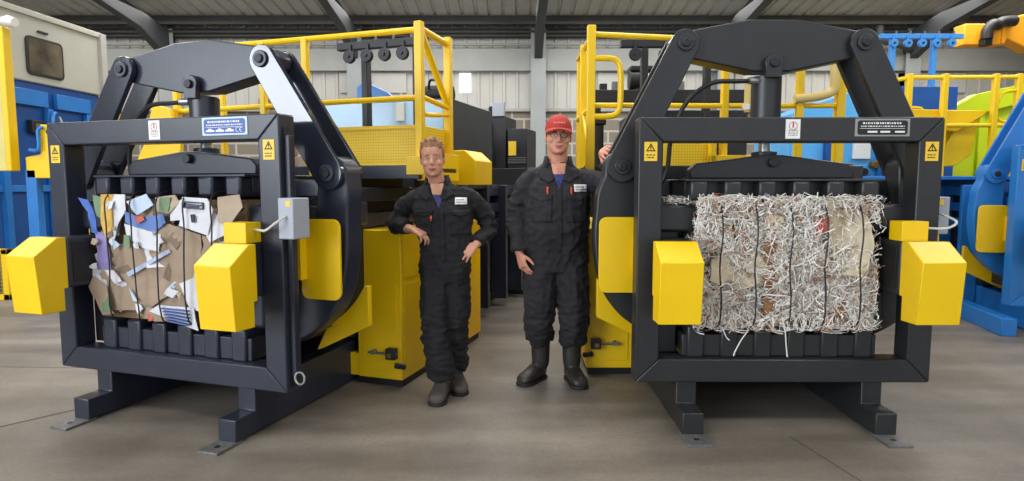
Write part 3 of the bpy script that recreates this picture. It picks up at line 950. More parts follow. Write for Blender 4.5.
def hand(mb, W, D, S, curl, spread=.05, thumb=.5, k=1.0, left=False):
    """palm and five fingers: W wrist, D towards the fingertips, S the thumb side"""
    W, D, S = Vector(W), Vector(D).normalized(), Vector(S)
    S = (S - D * S.dot(D)).normalized()
    N = (D.cross(S) if left else S.cross(D)).normalized()   # palm side
    secs = [(W - D * .02 * k, .027 * k, .021 * k), (W + D * .012 * k, .030 * k, .020 * k), (W + D * .045 * k, .040 * k, .018 * k), (W + D * .085 * k, .043 * k, .014 * k), (W + D * .098 * k, .038 * k, .010 * k)]
    smooth_loft(mb, secs, S, N, 14, 3)
    for i, (off, L) in enumerate(((.0315, .074), (.0105, .084), (-.0105, .078), (-.031, .061))):
        p = W + D * (.088 - .006 * (i in (0, 3)) - .004 * (i == 3)) * k + S * off * k
        d = (D + S * spread * (1.5 - i)).normalized()
        pts, rad = [p - d * .012 * k], [.0095 * k]
        ax = d.cross(N).normalized()      # bends the fingers towards the palm
        for j, fr in enumerate((.45, .31, .24)):
            d = (Matrix.Rotation(curl[i] * (1.0 if j == 0 else 1.15), 3, ax) @ d).normalized()
            pts.append(pts[-1] + d * L * fr * k * (1.15 if j == 0 else 1)); rad.append((.0088, .0082, .0066)[j] * k)
        mb.tube(bezier(pts, 3), [q.x for q in bezier([(r, 0, 0) for r in rad], 3)], 9)
        mb.ellipsoid(pts[-1], (rad[-1], rad[-1], rad[-1]), None, 8, 6)
    p = W + D * .022 * k + S * .026 * k
    d = (D * (1 - thumb) + S * thumb + N * .35).normalized()
    q1 = p + d * .040 * k
    d2 = (d + D * .5).normalized()
    q2 = q1 + d2 * .032 * k
    q3 = q2 + (d2 + D * .3).normalized() * .024 * k
    mb.tube(bezier([p - d * .01 * k, q1, q2, q3], 3), [x.x for x in bezier([(.0145 * k, 0, 0), (.0115 * k, 0, 0), (.0098 * k, 0, 0), (.007 * k, 0, 0)], 3)], 9)
    mb.ellipsoid(q3, (.007 * k,) * 3, None, 8, 6)

def head(mb, C, R, F, U, k=1.0, wide=1.0):
    mx = Matrix((R, F, U)).transposed()
    def E(c, r):
        mb.ellipsoid(C + (R * c[0] * wide + F * c[1] + U * c[2]) * k, (r[0] * k * wide, r[1] * k, r[2] * k), mx, 20, 14)
    prof = [(.124, .020, .0, -.045), (.116, .046, .036, -.078), (.098, .063, .063, -.097), (.068, .0745, .081, -.108), (.035, .0775, .088, -.111), (.008, .077, .084, -.109),
            (-.020, .0745, .083, -.100), (-.048, .0705, .085, -.080), (-.076, .063, .085, -.055), (-.098, .051, .084, -.032), (-.114, .037, .078, -.004), (-.123, .020, .066, .020)]
    P = bezier([(z, w, 0) for z, w, f, b_ in prof], 3)
    Q = bezier([(f, b_, 0) for z, w, f, b_ in prof], 3)
    mb.loft([ell(C + (U * p.x + F * ((q.x + q.y) / 2)) * k, R, F, p.y * k * wide, (q.x - q.y) / 2 * k, 28, 2.25) for p, q in zip(P, Q)])
    for s in (-1, 1):
        E((s * .029, .074, .019), (.021, .012, .0075))
        E((s * .041, .062, -.034), (.022, .018, .020))
        E((s * .078, -.004, -.010), (.008, .020, .031))
        E((s * .0105, .100, -.040), (.009, .011, .008))
    mb.tube([C + (F * .078 + U * .020) * k, C + (F * .098 - U * .012) * k, C + (F * .112 - U * .034) * k], [.008 * k, .0095 * k, .0125 * k], 10)
    mb.ellipsoid(C + (F * .108 - U * .037) * k, (.012 * k, .011 * k, .010 * k), mx)
    E((0, .082, -.066), (.024, .011, .009))
    E((0, .079, -.081), (.020, .010, .008))
    E((0, .076, -.106), (.018, .013, .014))


def face_parts(body, loc, C, R, F, U, k=1.0, wide=1.0, smile=.004, hair=HAIR1):
    loc = Vector(loc)
    mx = Matrix((R, F, U)).transposed()
    def P(x, y, z): return C + (R * x * wide + F * y + U * z) * k - loc
    for s in (-1, 1):
        e = MB().ellipsoid(P(s * .030, .0775, -.002), (.0115 * k, .0075 * k, .0048 * k), mx).build('eye', EYEW, body)
        MB().ellipsoid(P(s * .030, .0832, -.002), (.0052 * k, .0025 * k, .0046 * k), mx).build('iris', IRIS, e)
        MB().tube([P(s * .015, .0875, .019), P(s * .030, .0865, .0235), P(s * .046, .076, .019)], [.003 * k, .0038 * k, .002 * k], 6).build('eyebrow', hair, body)
        MB().tube(bezier([P(s * .017, .0825, .002), P(s * .030, .0850, .0045), P(s * .044, .076, .001)], 3), .0026 * k, 6).build('eyelid', body.data.materials[0], body)
    mo = MB()
    for z, r in ((-.069, .0038), (-.0765, .0045)):
        mo.tube(bezier([P(-.023, .0865, -.072 + smile), P(-.010, .0935, z), P(.010, .0935, z), P(.023, .0865, -.072 + smile)], 4), [r * .6] + [r] * 11 + [r * .6], 7)
    mo.build('lips', LIPS, body)

def boot(name, body, loc, heel, toe, m, top_pts, top_r, k=1.0):      # k widens the foot
    """heel and toe on the floor, then the shaft up to the trouser leg"""
    heel, toe = Vector(heel), Vector(toe)
    d = (toe - heel).normalized(); s = Vector((d.y, -d.x, 0))
    L = (toe - heel).length
    def R(t, w, z0, z1):
        c = heel + d * (L * t)
        return ell((c.x, c.y, (z0 + z1) / 2), s, (0, 0, 1), w * k, (z1 - z0) / 2, 16, 2.6)
    mb = MB()
    mb.loft([R(-.02, .024, .02, .08), R(.06, .038, .012, .12), R(.25, .042, .012, .135), R(.45, .044, .012, .118), R(.62, .050, .012, .092), R(.80, .051, .012, .080), R(.94, .041, .012, .068), R(1.0, .022, .016, .05)])
    c = heel + d * L * .22
    pts = [(c.x, c.y, .06)] + list(top_pts)
    mb.tube(bezier(pts, 4), [q.x for q in bezier([(r, 0, 0) for r in [.042] + list(top_r)], 4)], 14)
    o = remeshed(mb, name, m, .006, 5, body)
    for v in o.data.vertices: v.co -= Vector(loc)
    so = MB()
    prof = []
    for t, w in ((-.04, .02), (.0, .034), (.1, .041), (.3, .041), (.45, .042), (.62, .051), (.8, .053), (.93, .043), (1.0, .027), (1.03, .012)):
        prof.append((t, w))
    out = [heel + d * L * t + s * w * k for t, w in prof] + [heel + d * L * t - s * w * k for t, w in reversed(prof)]
    so.prism([(p.x - loc[0], p.y - loc[1]) for p in out], 'z', 0.0 - loc[2], .022 - loc[2])
    so.build('boot_sole', SOLE, o, .003)
    return o

def fold_fn(seed, joints):
    """creases of loose cotton: finer rings near the bent joints, long soft folds elsewhere"""
    off = Vector((seed, seed * 1.7, seed * .3))
    def f(p):
        near = 0.0
        for q, r in joints:
            near = max(near, max(0, 1 - (p - q).length / r))
        a = 1 - abs(noise.noise(Vector((p.x * 9, p.y * 9, p.z * 5)) + off))
        b = 1 - abs(noise.noise(Vector((p.x * 7, p.y * 7, p.z * 22)) + off * 2))
        c = 1 - abs(noise.noise(Vector((p.x * 14 + p.z * 9, p.y * 14, p.z * 16 - p.x * 6)) + off))
        return (a * a - .6) * .016 + (b * b - .6) * .034 * near + (c ** 3 - .4) * .010
    return f

# ---- the man on the left, leaning on the yellow cabinet
A_ = Vector((-.43, 4.03, 0))
FW = Vector((.10, -1, 0))
hR, hF, hU = frame3((.06, -1, -.02), (-.05, 0, 1))
C1 = Vector((-.521, 4.05, 1.572))
shR, elR, wrR = Vector((-.655, 4.11, 1.315)), Vector((-.80, 4.17, 1.145)), Vector((-.645, 3.99, 1.108))
shL, elL, wrL = Vector((-.275, 4.12, 1.325)), Vector((-.150, 4.19, 1.105)), Vector((-.240, 4.03, 1.005))
hipR, knR, anR = Vector((-.525, 4.06, .80)), Vector((-.505, 3.96, .44)), Vector((-.462, 3.93, .10))
hipL, knL, anL = Vector((-.375, 4.08, .80)), Vector((-.385, 4.06, .44)), Vector((-.392, 4.13, .10))
pel, wst, chs = Vector((-.447, 4.07, .86)), Vector((-.447, 4.08, 1.03)), Vector((-.460, 4.09, 1.22))
nck = Vector((-.500, 4.10, 1.40))
side = Vector((1, .08, 0))
mb = MB()
head(mb, C1, hR, hF, hU, .98, .98)
limb(mb, [nck - Vector((-.03, 0, .08)), nck, C1 + Vector((.004, .020, -.06))], [.080, .062, .058])
smooth_loft(mb, [(pel, .135, .09), (wst, .125, .085), (chs, .14, .09), (Vector((-.475, 4.10, 1.34)), .13, .07)], side, FW)
for pts in ((shR, elR, wrR), (shL, elL, wrL)):
    limb(mb, list(pts), [.050, .040, .027])
for pts in ((hipR, knR, anR), (hipL, knL, anL)):
    limb(mb, [pts[0], pts[1], pts[2] + Vector((0, 0, .20)), pts[2] + Vector((0, .01, -.02))], [.075, .052, .036, .030])
hand(mb, wrR, (.145, -.07, -.055), (.10, .75, .25), (.42, .50, .55, .60), .06, .40, .98)
hand(mb, wrL, (-.10, -.045, -.085), (-.55, .45, .55), (.15, .12, .14, .20), .12, .60, .98, True)
man1 = remeshed(mb, 'person', SKIN, .0042, 3, None, None, A_)
tag(man1, 'shorter bareheaded person in dark overalls leaning a forearm on the yellow cabinet, hand on hip', 'person')
face_parts(man1, A_, C1, hR, hF, hU, .98, .98, .003, HAIR1)
# hair
mx = Matrix((hR, hF, hU)).transposed()
mb = MB()
def HP(c): return C1 + hR * c[0] + hF * c[1] + hU * c[2]
mb.ellipsoid(HP((0, -.020, .064)), (.0815, .100, .078), mx)
mb.ellipsoid(HP((0, -.040, .030)), (.0815, .080, .080), mx)
rnd = random.Random(4)
for k in range(60):
    a, b = rnd.uniform(-1.0, 1.0), rnd.uniform(-1.0, .95)
    p = HP((a * .066, b * .084 - .010, .128 - .034 * a * a - .022 * b * b))
    q = p + hR * rnd.uniform(-.012, .012) + hF * rnd.uniform(.0, .016) + hU * rnd.uniform(.006, .018)
    mb.tube([p - hU * .015, p, q], [.012, .010, .004], 6)
for s in (-1, 1):
    mb.ellipsoid(HP((s * .073, .010, .034)), (.009, .030, .040), mx)
ho = remeshed(mb, 'hair', HAIR1, .004, 2, man1)
for v in ho.data.vertices: v.co -= A_
# shirt in the open neck
mb = MB()
smooth_loft(mb, [(Vector((-.478, 4.075, 1.24)), .085, .05), (Vector((-.486, 4.085, 1.31)), .080, .062), (Vector((-.492, 4.092, 1.345)), .072, .066), (Vector((-.495, 4.10, 1.36)), .068, .062)], side, FW)
o = remeshed(mb, 'shirt', SHIRT, .006, 4, man1)
for v in o.data.vertices: v.co -= A_
# coverall
mb = MB()
smooth_loft(mb, [(Vector((-.448, 4.07, .76)), .155, .115), (pel, .172, .125), (wst, .172, .12), (chs, .195, .125), (Vector((-.466, 4.105, 1.30)), .19, .110), (Vector((-.478, 4.11, 1.365)), .150, .085), (Vector((-.490, 4.112, 1.405)), .092, .075), (Vector((-.495, 4.108, 1.414)), .070, .062)], side, FW)
limb(mb, [Vector((-.56, 4.11, 1.325)), shR + Vector((.008, 0, -.012)), (shR + elR) / 2 + Vector((-.012, 0, 0)), elR, (elR * .55 + wrR * .45), elR * .30 + wrR * .70], [.056, .062, .060, .058, .053, .049])
limb(mb, [Vector((-.38, 4.11, 1.330)), shL + Vector((-.008, 0, -.012)), (shL + elL) / 2 + Vector((.012, .005, 0)), elL, (elL + wrL) / 2, elL * .12 + wrL * .88], [.056, .062, .060, .058, .052, .047])
limb(mb, [hipR + Vector((.02, 0, .03)), (hipR + knR) / 2, knR, (knR + anR) / 2 + Vector((0, 0, .02)), anR + Vector((-.002, .005, .075)), anR + Vector((0, 0, .03))], [.105, .102, .090, .088, .088, .066])
limb(mb, [hipL + Vector((-.02, 0, .03)), (hipL + knL) / 2, knL, (knL + anL) / 2 + Vector((0, 0, .02)), anL + Vector((0, 0, .08)), anL + Vector((0, 0, .03))], [.105, .102, .090, .086, .084, .064])
cov1 = remeshed(mb, 'coverall', CLOTH, .009, 8, man1, fold_fn(3.1, [(elR, .16), (elL, .17), (knR, .22), (knL, .22), (anR + Vector((0, 0, .1)), .22), (anL + Vector((0, 0, .1)), .22), (hipR, .16), (hipL, .16), (wst, .14)]))
for v in cov1.data.vertices: v.co -= A_

from mathutils.bvhtree import BVHTree
BVH = {}
def skin_front(o, x, z, off=.002):
    """the frontmost point of a garment at x, z (own coordinates)"""
    if o.name not in BVH:
        BVH[o.name] = BVHTree.FromPolygons([v.co.copy() for v in o.data.vertices], [tuple(p.vertices) for p in o.data.polygons])
    hit = BVH[o.name].ray_cast(Vector((x, -2, z)), Vector((0, 1, 0)))[0]
    return (hit.y if hit is not None else 0) - off

def patch(o, name, m, poly, th=.004, off=.001, parent=None, step=.02):
    """a flat piece of cloth following the garment below it; poly in the garment's x, z"""
    b = bmesh.new()
    b.faces.new([b.verts.new((p[0], 0, p[1])) for p in poly])
    bmesh.ops.triangulate(b, faces=b.faces[:])
    for _ in range(5):
        es = [e for e in b.edges if e.calc_length() > step]
        if not es: break
        bmesh.ops.subdivide_edges(b, edges=es, cuts=1)
        bmesh.ops.triangulate(b, faces=b.faces[:])
    b.verts.index_update()
    co = [(v.co.x, skin_front(o, v.co.x, v.co.z, off), v.co.z) for v in b.verts]
    fs = [tuple(v.index for v in f.verts) for f in b.faces]
    b.free()
    mb = MB()
    mb.add(co, fs)
    ob = mb.build(name, m, parent or o)
    s = ob.modifiers.new('thickness', 'SOLIDIFY'); s.thickness = th; s.offset = 0
    return ob

def collar(body, loc, c, r, zt, zb, m, F, tip):
    """two pointed wings lying open on the chest and a band round the neck"""
    loc = Vector(loc)
    mb = MB()
    band = []
    for i in range(19):
        a = math.radians(-240 + 300 * i / 18) 
        band.append(Vector((c[0] + r * math.cos(a), c[1] - .0 + r * .95 * math.sin(a) , 0)))
    vs = []
    for i in range(19):
        a = math.radians(-40 + 260 * i / 18)
        ca, sa = math.cos(a), math.sin(a)
        front = max(0, -sa)
        vs += [Vector((c[0] + (r + .022) * ca, c[1] + (r + .022) * sa, zb - .025 * front)) - loc, Vector((c[0] + r * ca, c[1] + r * sa, zt - .035 * front)) - loc]
    mb.add(vs, [(2 * i, 2 * i + 1, 2 * i + 3, 2 * i + 2) for i in range(18)])
    o = mb.build('collar_band', m, body)
    s = o.modifiers.new('thickness', 'SOLIDIFY'); s.thickness = .008
    return o
collar(man1, A_, (-.497, 4.105), .078, 1.465, 1.385, CLOTH, FW, .1)
ax, az = -.497 - A_.x, 0
for s in (-1, 1):
    x0 = ax + s * .070
    patch(cov1, 'collar_wing', CLOTH, [(ax + s * .050, 1.395), (ax + s * .085, 1.385), (ax + s * .118, 1.335), (ax + s * .060, 1.295), (ax + s * .028, 1.315)], .008, .007)
patch(cov1, 'throat', SKIN, [(ax - .040, 1.408), (ax + .046, 1.408), (ax + .050, 1.335), (ax + .014, 1.318), (ax - .022, 1.335)], .004, .003)
patch(cov1, 'shirt_front', SHIRT, [(ax - .020, 1.335), (ax + .052, 1.335), (ax + .036, 1.29), (ax + .024, 1.25), (ax + .008, 1.29)], .004, .0045)
def badge(cov, x, z, w, h, name='name_badge'):
    b = patch(cov, name, M['white'], [(x, z), (x + w, z), (x + w, z + h), (x, z + h)], .003, .008)
    for k in range(2):
        patch(cov, 'badge_print', M['labelgrey'], [(x + .008, z + h * (.25 + .33 * k)), (x + w - .010 * (1 + k), z + h * (.25 + .33 * k)), (x + w - .010 * (1 + k), z + h * (.42 + .33 * k)), (x + .008, z + h * (.42 + .33 * k))], .002, .0105, b)
badge(cov1, -.372 - A_.x, 1.272, .076, .044)
for s, x in ((-1, -.575), (1, -.335)):
    patch(cov1, 'pocket_flap', CLOTH, [(x - A_.x - .058, 1.235), (x - A_.x + .058, 1.235), (x - A_.x + .058, 1.205), (x - A_.x, 1.19), (x - A_.x - .058, 1.205)], .006, .007)
    patch(cov1, 'chest_pocket', CLOTH, [(x - A_.x - .056, 1.20), (x - A_.x + .056, 1.20), (x - A_.x + .054, 1.075), (x - A_.x - .054, 1.075)], .005, .004)
patch(cov1, 'zip_pull', ORANGE, [(-.528 - A_.x, 1.20), (-.516 - A_.x, 1.20), (-.516 - A_.x, 1.165), (-.528 - A_.x, 1.165)], .004, .010)
patch(cov1, 'front_placket', CLOTH, [(ax + .028, 1.28), (ax + .052, 1.28), (ax + .066, .90), (ax + .040, .90)], .005, .004)
boot('boot', man1, A_, (-.455, 4.01, 0), (-.485, 3.765, 0), BOOTG, [anR + Vector((0, .01, 0)), anR + Vector((0, .01, .06))], [.050, .054], 1.15)
boot('boot', man1, A_, (-.40, 4.19, 0), (-.335, 3.96, 0), BOOTG, [anL + Vector((0, .01, 0)), anL + Vector((0, .01, .06))], [.050, .054], 1.15)

# ---- the man on the right, in the red cap
B_ = Vector((.30, 4.24, 0))
FW = Vector((.0, -1, 0))
hR, hF, hU = frame3((-.02, -1, -.02), (.03, 0, 1))
C2 = Vector((.316, 4.23, 1.732))
shR, elR, wrR = Vector((.115, 4.28, 1.445)), Vector((.035, 4.30, 1.17)), Vector((.052, 4.21, .925))
shL, elL, wrL = Vector((.520, 4.28, 1.445)), Vector((.735, 4.13, 1.35)), Vector((.592, 4.045, 1.612))
hipR, knR, anR = Vector((.205, 4.27, .86)), Vector((.190, 4.25, .46)), Vector((.205, 4.33, .12))
hipL, knL, anL = Vector((.415, 4.27, .86)), Vector((.432, 4.24, .46)), Vector((.428, 4.30, .12))
pel, wst, chs = Vector((.31, 4.28, .92)), Vector((.31, 4.26, 1.12)), Vector((.312, 4.27, 1.32))
nck = Vector((.318, 4.28, 1.525))
side = Vector((1, 0, 0))
mb = MB()
head(mb, C2, hR, hF, hU, 1.02, 1.05)
limb(mb, [nck - Vector((0, 0, .08)), nck, C2 + Vector((0, .024, -.06))], [.092, .070, .066])
smooth_loft(mb, [(pel, .15, .11), (wst, .15, .12), (chs, .16, .11), (Vector((.318, 4.28, 1.46)), .14, .08)], side, FW)
for pts in ((shR, elR, wrR), (shL, elL, wrL)):
    limb(mb, list(pts), [.055, .045, .030])
for pts in ((hipR, knR, anR), (hipL, knL, anL)):
    limb(mb, [pts[0], pts[1], pts[2] + Vector((0, 0, .20)), pts[2] + Vector((0, .01, -.02))], [.085, .055, .038, .032])
hand(mb, wrR, (.035, -.04, -.12), (.5, -.75, .1), (.22, .28, .32, .38), .05, .45, 1.06)
hand(mb, wrL, (.02, -1, .02), (-.55, 0, -.83), (.22, .22, .22, .25), .14, .45, 1.04, True)
man2 = remeshed(mb, 'person', SKIN2, .0042, 3, None, None, B_)
tag(man2, 'taller person in red cap and glasses, dark overalls, hand on the black hoop', 'person')
face_parts(man2, B_, C2, hR, hF, hU, 1.02, 1.05, .009, HAIR2)
mx = Matrix((hR, hF, hU)).transposed()
def HP(c): return C2 + hR * c[0] + hF * c[1] + hU * c[2]
mb = MB()
mb.ellipsoid(HP((0, -.038, .022)), (.084, .084, .082), mx)
for s in (-1, 1):
    mb.ellipsoid(HP((s * .079, .006, .012)), (.008, .022, .036), mx)
ho = remeshed(mb, 'hair', HAIR2, .005, 2, man2)
for v in ho.data.vertices: v.co -= B_
# cap: dome, band, curved brim
mb = MB()
rings = []
for i in range(9):
    t = i / 8
    z = .040 + .098 * math.sin(t * PI / 2); r = math.cos(t * PI / 2) ** .75 if t < 1 else .02
    rings.append([HP((.092 * r * math.cos(2 * PI * j / 24), -.012 + .112 * r * math.sin(2 * PI * j / 24), z + .006 * math.sin(2 * PI * j / 24))) - B_ for j in range(24)])
mb.loft(rings)
cap = mb.build('cap', CAPM, man2)
vs, nseg = [], 14
for row in range(5):
    for i in range(nseg + 1):
        a = math.radians(180 - 180 * i / nseg)
        x = .088 * math.cos(a); y = .045 + .055 * math.sin(a) + (.062 * (row / 4)) * math.sin(a) ** .6 if math.sin(a) > 1e-6 else .045
        z = .050 - .012 * (row / 4) - .030 * (x / .088) ** 2 * (0.4 + .6 * row / 4)
        vs.append(HP((x * (1 + .02 * row / 4), y, z)) - B_)
fs = [(r * (nseg + 1) + i, r * (nseg + 1) + i + 1, (r + 1) * (nseg + 1) + i + 1, (r + 1) * (nseg + 1) + i) for r in range(4) for i in range(nseg)]
bo = MB().add(vs, fs).build('cap_brim', CAPM, cap)
s = bo.modifiers.new('thickness', 'SOLIDIFY'); s.thickness = .005
MB().ellipsoid(HP((0, -.012, .139)) - B_, (.008, .008, .004)).build('cap_button', CAPM, cap)
# dashes of pale stitching on the cap front
st = MB()
for k in range(7):
    x = -.034 + .0113 * k
    yy = -.012 + .112 * math.sqrt(max(0, 1 - (x / .092) ** 2)) * .93
    p = HP((x, yy + .0015, .082 - .2 * x * x)) - B_
    st.ellipsoid(p, (.0045, .003, .006), mx, 8, 6)
st.build('cap_stitching', mat('pale_thread', srgb(214, 160, 150), .7), cap)
# spectacles
gl = MB()
for s in (-1, 1):
    gl.tube([HP((s * .034 + .024 * math.cos(a * PI / 8), .098 - .010 * abs(math.cos(a * PI / 8)), .0 + .016 * math.sin(a * PI / 8))) - B_ for a in range(16)], .0016, 5, 0, True)
    gl.tube([HP((s * .058, .092, .004)) - B_, HP((s * .082, .05, .006)) - B_, HP((s * .084, -.01, .002)) - B_], .0016, 5)
gl.tube([HP((-.010, .102, .003)) - B_, HP((.010, .102, .003)) - B_], .0016, 5)
gl.build('spectacles', GLASS, man2)
# shirt and coverall
mb = MB()
smooth_loft(mb, [(Vector((.312, 4.235, 1.36)), .10, .05), (Vector((.316, 4.25, 1.43)), .09, .07), (Vector((.318, 4.262, 1.485)), .088, .080), (Vector((.318, 4.272, 1.50)), .085, .074)], side, FW)
o = remeshed(mb, 'shirt', SHIRT, .006, 4, man2)
for v in o.data.vertices: v.co -= B_
mb = MB()
smooth_loft(mb, [(Vector((.31, 4.28, .80)), .205, .135), (pel, .222, .15), (wst, .226, .165), (chs, .232, .152), (Vector((.315, 4.285, 1.415)), .222, .128), (Vector((.317, 4.29, 1.490)), .175, .098), (Vector((.318, 4.29, 1.540)), .108, .088), (Vector((.318, 4.284, 1.552)), .080, .074)], side, FW)
limb(mb, [Vector((.20, 4.285, 1.45)), shR + Vector((.012, 0, -.014)), (shR + elR) / 2 + Vector((-.01, 0, 0)), elR, (elR + wrR) / 2, elR * .06 + wrR * .94], [.066, .075, .074, .072, .066, .060])
limb(mb, [Vector((.43, 4.285, 1.45)), shL + Vector((-.012, 0, -.014)), (shL + elL) / 2, elL, (elL + wrL) / 2, elL * .2 + wrL * .8], [.066, .075, .074, .072, .062, .054])
limb(mb, [hipR + Vector((.01, 0, .04)), (hipR + knR) / 2, knR, (knR + anR) / 2 + Vector((0, 0, .06)), anR + Vector((0, 0, .19)), anR + Vector((.002, 0, .15))], [.122, .116, .104, .098, .098, .062])
limb(mb, [hipL + Vector((-.01, 0, .04)), (hipL + knL) / 2, knL, (knL + anL) / 2 + Vector((0, 0, .06)), anL + Vector((0, 0, .17)), anL + Vector((.0, 0, .13))], [.122, .116, .104, .098, .098, .062])
cov2 = remeshed(mb, 'coverall', CLOTH2, .009, 8, man2, fold_fn(8.3, [(elR, .2), (elL, .2), (knR, .2), (knL, .2), (anR + Vector((0, 0, .18)), .22), (anL + Vector((0, 0, .16)), .22), (hipR, .18), (hipL, .18), (wst, .12)]))
for v in cov2.data.vertices: v.co -= B_
collar(man2, B_, (.318, 4.275), .092, 1.600, 1.515, CLOTH2, FW, .1)
ax = .318 - B_.x
for s in (-1, 1):
    patch(cov2, 'collar_wing', CLOTH2, [(ax + s * .055, 1.525), (ax + s * .095, 1.515), (ax + s * .135, 1.455), (ax + s * .07, 1.41), (ax + s * .032, 1.435)], .008, .007)
patch(cov2, 'throat', SKIN2, [(ax - .050, 1.545), (ax + .050, 1.545), (ax + .042, 1.475), (ax, 1.452), (ax - .042, 1.475)], .004, .003)
patch(cov2, 'shirt_front', SHIRT, [(ax - .040, 1.47), (ax + .040, 1.47), (ax + .022, 1.42), (ax + .0, 1.37), (ax - .022, 1.42)], .004, .0045)
badge(cov2, .418 - B_.x, 1.352, .090, .050)
for x in (.205, .440):
    patch(cov2, 'pocket_flap', CLOTH2, [(x - B_.x - .065, 1.34), (x - B_.x + .065, 1.34), (x - B_.x + .065, 1.305), (x - B_.x, 1.285), (x - B_.x - .065, 1.305)], .006, .006)
    patch(cov2, 'chest_pocket', CLOTH2, [(x - B_.x - .062, 1.30), (x - B_.x + .062, 1.30), (x - B_.x + .060, 1.15), (x - B_.x - .060, 1.15)], .005, .004)
for x in (.232, .392):
    patch(cov2, 'zip_pull', ORANGE, [(x - B_.x, 1.385), (x - B_.x + .012, 1.385), (x - B_.x + .012, 1.335), (x - B_.x, 1.335)], .004, .010)
patch(cov2, 'front_placket', CLOTH2, [(ax - .014, 1.38), (ax + .014, 1.38), (ax + .016, .95), (ax - .014, .95)], .005, .004)
boot('boot', man2, B_, (.225, 4.385, 0), (.060, 4.160, 0), BOOTM, [anR, anR + Vector((0, 0, .10)), anR + Vector((0, 0, .20))], [.062, .068, .070], 1.22)
boot('boot', man2, B_, (.415, 4.365, 0), (.480, 4.090, 0), BOOTM, [anL, anL + Vector((0, 0, .10)), anL + Vector((0, 0, .18))], [.062, .068, .070], 1.22)

# ------------------------------------------------------------------ PLATFORMS, STANDS AND HOPPERS OF THE TWO BALERS
def root_at(name, label, cat, pose, lx, ly, lz, group=None):
    p = to_world(pose, (lx, ly, lz))
    r = thing(name, label, cat, (p.x, p.y, lz), pose[2], group)
    def S(mb):
        mb.v = [(x - lx, y - ly, z - lz) for x, y, z in mb.v]
        return mb
    return r, S

def post(S, root, x, y, z0, z1, m, w=.026):
    S(MB().box(x - w, x + w, y - w, y + w, z0, z1)).build('post', m, root, .006)
def rail(S, root, pts, m, r=.021, nm='guard_rail'):
    S(MB().tube(pts, r, 10)).build(nm, m, root)

def sheave(S, root, x, y, z, m):
    mb = MB()
    prof = [(.0, .052), (.008, .055), (.016, .046), (.026, .046), (.034, .055), (.042, .052)]
    rings = [[Vector((x + r * math.cos(2 * PI * j / 18), y - .021 + t, z + r * math.sin(2 * PI * j / 18))) for j in range(18)] for t, r in prof]
    mb.loft(rings)
    return S(mb).build('pulley_wheel', m, root)

Y_ = M['yellow']
# left platform
pf, S = root_at('access_platform', 'yellow railed platform on top of the navy baler, mesh box on its deck', 'platform', POSE_L, 0, 1.5, 1.38)
S(MB().box(-1.25, 1.03, 1.24, 1.30, 1.44, 1.54)).build('deck_beam', M['skylit'], pf, .006)
S(MB().box(-1.25, 1.03, 1.30, 1.90, 1.49, 1.53)).build('deck', M['dark'], pf, .004)
for x in (-.55, .5):
    S(MB().box(x - .05, x + .05, 1.27, 1.9, 1.38, 1.492)).build('bearer', M['dark'], pf, .004)
for x, y in ((1.0, 1.32), (1.0, 1.82), (.05, 1.32), (-.34, 1.32), (-1.2, 1.32), (-1.2, 1.82)):
    post(S, pf, x, y, 1.50, 2.545 if x > .9 else 2.50, Y_, .029 if x > .9 else .024)
rail(S, pf, [(-1.2, 1.32, 2.49), (1.0, 1.32, 2.49)], Y_)
rail(S, pf, [(-1.2, 1.32, 2.0), (1.0, 1.32, 2.02)], Y_)
rail(S, pf, [(1.0, 1.32, 2.50), (1.0, 1.82, 2.49)], Y_, .026)
rail(S, pf, [(1.0, 1.32, 2.03), (1.0, 1.82, 2.0)], Y_)
rail(S, pf, [(1.0, 1.34, 2.49), (1.0, 1.80, 2.02)], Y_, .026, 'brace')
rail(S, pf, bezier([(1.0, 1.32, 2.0), (1.0, 1.36, 1.93), (1.0, 1.44, 1.91), (1.0, 1.82, 1.95)], 5), Y_, .018)
S(MB().box(.93, 1.07, 1.23, 1.27, 1.47, 1.60)).build('toe_plate', Y_, pf, .004)
S(MB().prism([(-1.62, 1.45), (-1.08, 1.45), (-1.08, 1.61), (-1.06, 1.72), (-1.16, 2.01), (-1.33, 2.05), (-1.45, 1.72)], 'y', 1.20, 1.235)).build('toe_plate', Y_, pf, .004)
S(MB().prism([(.14, 1.45), (.33, 1.45), (.33, 1.58), (.20, 1.80), (.14, 1.80)], 'y', 1.20, 1.235)).build('toe_plate', Y_, pf, .004)
S(MB().box(.995, 1.03, 1.27, 1.95, 1.43, 1.64)).build('toe_plate', Y_, pf, .004)
bx = S(MB().box(.24, .985, 1.38, 1.78, 1.53, 1.83)).build('mesh_box', M['yellow_mesh'], pf, .004)
for a in ((.24, .985, 1.372, 1.38, 1.81, 1.835), (.24, .985, 1.372, 1.38, 1.53, 1.55), (.24, .262, 1.372, 1.38, 1.55, 1.81), (.955, .985, 1.372, 1.38, 1.55, 1.81)):
    S(MB().box(*a)).build('mesh_frame', Y_, bx)
